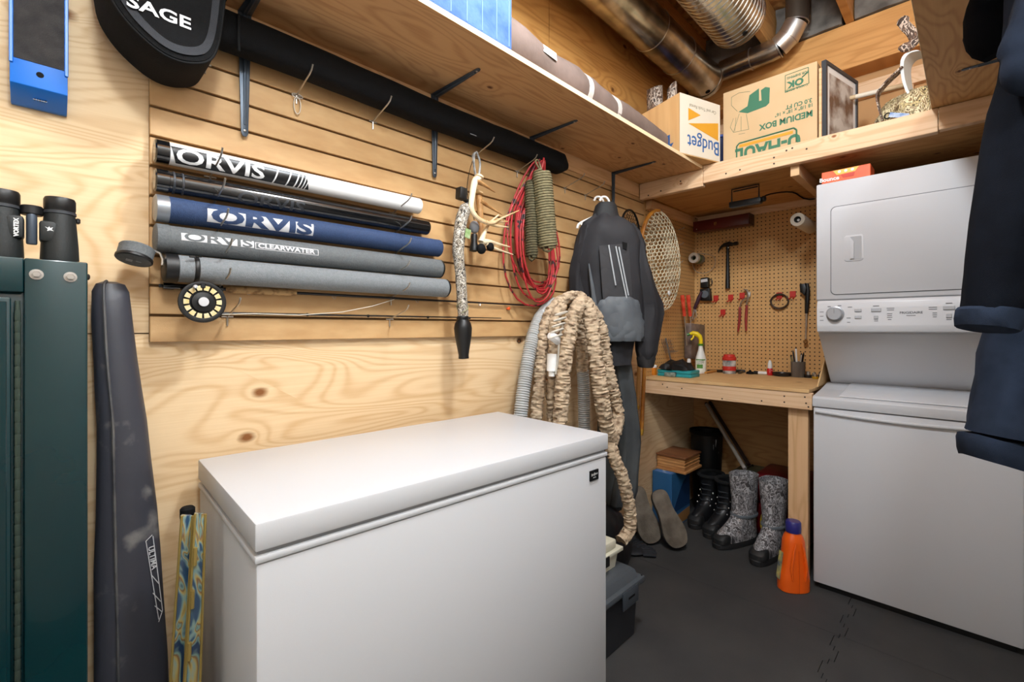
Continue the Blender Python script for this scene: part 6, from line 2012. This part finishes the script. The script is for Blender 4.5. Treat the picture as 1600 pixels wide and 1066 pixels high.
dt = thing('detergent_bottle', 'orange laundry detergent jug with blue cap beside the washer', 'detergent', (2.535, .605, 0))
ORJ = M('orange_jug', (244, 98, 20), .32, coat=.2)
m_ = Matrix.Translation((2.535, .612, 0)) @ Matrix.Rotation(AZ - PI / 2, 4, 'Z')
prof_ = [(0, .066, .045), (.004, .070, .048), (.07, .070, .048), (.09, .066, .046), (.14, .054, .043), (.20, .050, .042), (.235, .047, .041), (.26, .038, .036), (.272, .029, .029), (.280, .027, .027)]
rg = []
for z, w, d in prof_:
    rg.append([m_ @ Vector((w * math.copysign(abs(math.cos(q)) ** .8, math.cos(q)), d * math.copysign(abs(math.sin(q)) ** .8, math.sin(q)), z)) for q in [2 * PI * i / 30 for i in range(30)]])
jg = obj('jug', MB().loft(rg), ORJ, dt)
obj('cap', MB().lathe([(.029, .274), (.033, .276), (.034, .30), (.033, .322), (.029, .328), (.02, .329)], m_ @ Vector((0, 0, 0)), (0, 0, 1), 26), M('indigo_cap', (44, 42, 118), .3, coat=.3), dt)
for sg in (-1, 1):
    obj('side_rib', MB().tube([m_ @ Vector((sg * .030, -.046, .06)), m_ @ Vector((sg * .036, -.045, .12)), m_ @ Vector((sg * .024, -.044, .20)), m_ @ Vector((sg * .014, -.042, .235))], [.004, .008, .006, .003], 8), ORJ, jg)
obj('label', MB().prism([m_ @ Vector((-.0715, -.012, .05)), m_ @ Vector((-.0715, .02, .05)), m_ @ Vector((-.055, .02, .18)), m_ @ Vector((-.055, -.012, .18))], m_.to_3x3() @ Vector((-.0008, 0, 0))), M('jug_label', (60, 84, 120), .4, c2=(220, 206, 120), vs=30), jg)
obj('seam', MB().tube([m_ @ Vector((0, -.0485, .004)), m_ @ Vector((0, -.0485, .08)), m_ @ Vector((0, -.043, .20))], .0012, 6), M('orange_seam', (214, 80, 14), .4), jg)

# ================================================================== CLOTHES BESIDE THE CAMERA
rod = thing('closet_rod', 'steel clothes rod under the side shelf', 'rod', (1.6, -.17, 2.03))
obj('rod', MB().cyl((1.08, -.17, 2.045), (2.50, -.17, 2.045), .014, seg=18), STEEL, rod)
for xx in (1.12, 1.9, 2.45):
    obj('rod_bracket', MB().box(xx - .012, xx + .012, -.186, -.154, 2.058, 2.148, .002), GREYM, rod)

GM_, GS = face_frame(.93, 1560)


def gl_(u, v, y=0.0):
    k = (.93 + y) / FOC
    return Vector(((u - 784) * k - 760 * GS, y, EYE + (514 - v) * k))


FLE = M('navy_fleece', (30, 39, 54), .95, c2=(38, 48, 65), vs=20, bump=.25, bs=900, spec=.15)  # lighter copy of the fleece, with the sheen of lit cloth painted in
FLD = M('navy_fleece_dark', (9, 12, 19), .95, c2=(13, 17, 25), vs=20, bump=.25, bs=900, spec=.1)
rbm = GM_ @ Matrix.Translation((.12, .06, 1.0))
ro = thing('fleece_robe', 'navy fleece robe with turned cuff hanging from the clothes rod', 'robe', mtx=rbm)
MW[ro] = GM_


def gobj(name, mb, mat, parent=None):
    o = obj(name, mb, mat, parent or ro, True)
    o.data.transform(Matrix.Translation((-.12, -.06, -1.0)))
    return o


rows = [(-60, 1590, 1720), (0, 1588, 1735), (120, 1580, 1745), (260, 1572, 1750), (400, 1562, 1752), (480, 1552, 1755), (520, 1546, 1757), (590, 1531, 1760), (660, 1515, 1764), (676, 1511, 1766)]
bm_ = loft_px(rows, [.09] * 6 + [.095, .10, .105, .105], 32, gl_, .85, .06, .07, 1)
bm_.subdiv(1, .6)
bm_.noise(.008, 13, 2)
gobj('body', bm_, FLE)
hm2 = loft_px([(664, 1511, 1768), (672, 1508, 1771), (690, 1509, 1772), (700, 1512, 1770)], .110, 32, gl_, .85, .06, .05, 1)
for v in hm2.bm.verts:
    v.co.z -= .035 * min(1.0, max(0.0, (v.co.x - gl_(1510, 0).x) / .10))
hm2.noise(.003, 20, 2)
gobj('hem_band', hm2, FLE)
rows = [(-80, 1600, 1660), (40, 1580, 1650), (110, 1569, 1640), (160, 1551, 1628), (280, 1532, 1612), (400, 1512, 1594), (450, 1504, 1582), (482, 1500, 1568), (505, 1498, 1556)]
sm_ = loft_px(rows, [.045, .05, .055, .055, .055, .052, .05, .048, .045], 26, gl_, .9, -.05, .05, 2)
sm_.subdiv(1, .6)
sm_.noise(.006, 15, 5)
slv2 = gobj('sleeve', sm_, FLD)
cu = []
for i, (v, ul, ur) in enumerate(((478, 1499, 1566), (482, 1494, 1568), (496, 1492, 1562), (507, 1495, 1556), (509, 1500, 1550))):
    a, b = gl_(ul, v, -.05), gl_(ur, v + 12, -.05)
    c, hw = (a + b) / 2, (b.x - a.x) / 2
    cu.append([Vector((c.x + hw * math.cos(w), -.05 + .052 * math.sin(w), c.z + (b.z - a.z) / 2 * math.cos(w))) for w in [2 * PI * k / 26 for k in range(26)]])
cum = MB().loft(cu)
cum.noise(.003, 24, 1)
gobj('cuff', cum, FLE, slv2)
cl = smooth([gl_(1618, -60, -.05), gl_(1604, 20, -.10), gl_(1586, 80, -.115), gl_(1578, 110, -.11), gl_(1592, 124, -.10), gl_(1625, 120, -.09)], 4)
cmb = MB().tube(cl, [.03] * 3 + [.034] * 6 + [.028] * (len(cl) - 9), 14)
cmb.noise(.006, 20, 2)
gobj('shawl_collar', cmb, FLE)
gobj('hanger_hook', MB().tube([gl_(1665, -60, .06), gl_(1665, -130, .06), gl_(1668, -136, .06)], .004, 8), STEEL)

DM_, DS = face_frame(1.12, 1560)


def dl_(u, v, y=0.0):
    k = (1.12 + y) / FOC
    return Vector(((u - 798) * k - 760 * DS, y, EYE + (514 - v) * k))


bj = thing('black_jacket', 'black jacket bundled on the rod behind the fleece robe', 'jacket', mtx=DM_ @ Matrix.Translation((0, 0, 1.85)))
MW[bj] = DM_
BJK = M('black_fleece', (8, 10, 15), .95, bump=.25, bs=900, spec=.1)
rows = [(-10, 1522, 1640), (0, 1520, 1636), (20, 1518, 1628), (45, 1520, 1600), (65, 1525, 1580), (76, 1533, 1572), (86, 1546, 1562)]
jb = loft_px(rows, [.05, .055, .06, .06, .055, .045, .03], 24, dl_, .9, .02, .06)
jb.noise(.006, 18, 7)
o = obj('sleeve', jb, BJK, bj, True)
o.data.transform(Matrix.Translation((0, 0, -1.85)))
o = obj('hanging_loop', MB().tube([dl_(1590, -6, .02), dl_(1620, -18, .03), dl_(1650, -14, .03)], .01, 8), BJK, bj, True)
o.data.transform(Matrix.Translation((0, 0, -1.85)))

# look-alikes belong together
GROUPS = {'slat_hook': 'wire hooks on the slotted board', 'rod_tube': 'rod tubes on the slotted board', 'shelf_bracket': 'shelf brackets', 'deer_antler': 'rattling antlers',
          'rope_hank': 'rope hanks', 'peg_clip': 'red pegboard clips', 'steel_peg': 'pegs on the side pegboard', 'screwdriver': 'screwdrivers in the pouch', 'hand_tool': 'tools heaped on the bench',
          'pen': 'pens in the cup', 'hose_fitting': 'fittings at the bench end', 'insulation_batt': 'insulation batts between joists', 'wading_boot': 'felt-soled wading boots',
          'rubber_boot': 'camouflage rubber boots', 'lace_boot': 'black lace boots', 'boot_shaft': 'camouflage boot shafts in the small box', 'neoprene_glove': 'neoprene gloves on the floor',
          'coat_hanger': 'white coat hangers', 'swirl_board': 'swirl-lacquered boards', 'metal_tube': 'metal tubes under the bench', 'ceiling_and_fill_light': 'ceiling lamps', 'tape_roll': 'tape rolls on the corner peg',
          'cardboard_box': 'moving boxes on the shelves', 'landing_net': 'landing nets', 'fly_rod': 'fly rods', 'wading_staff': 'staffs beside the bench'}
for o in bpy.data.objects:
    if o.parent is None and 'category' in o:
        g = GROUPS.get(o.name.split('.')[0])
        if g:
            o['group'] = g
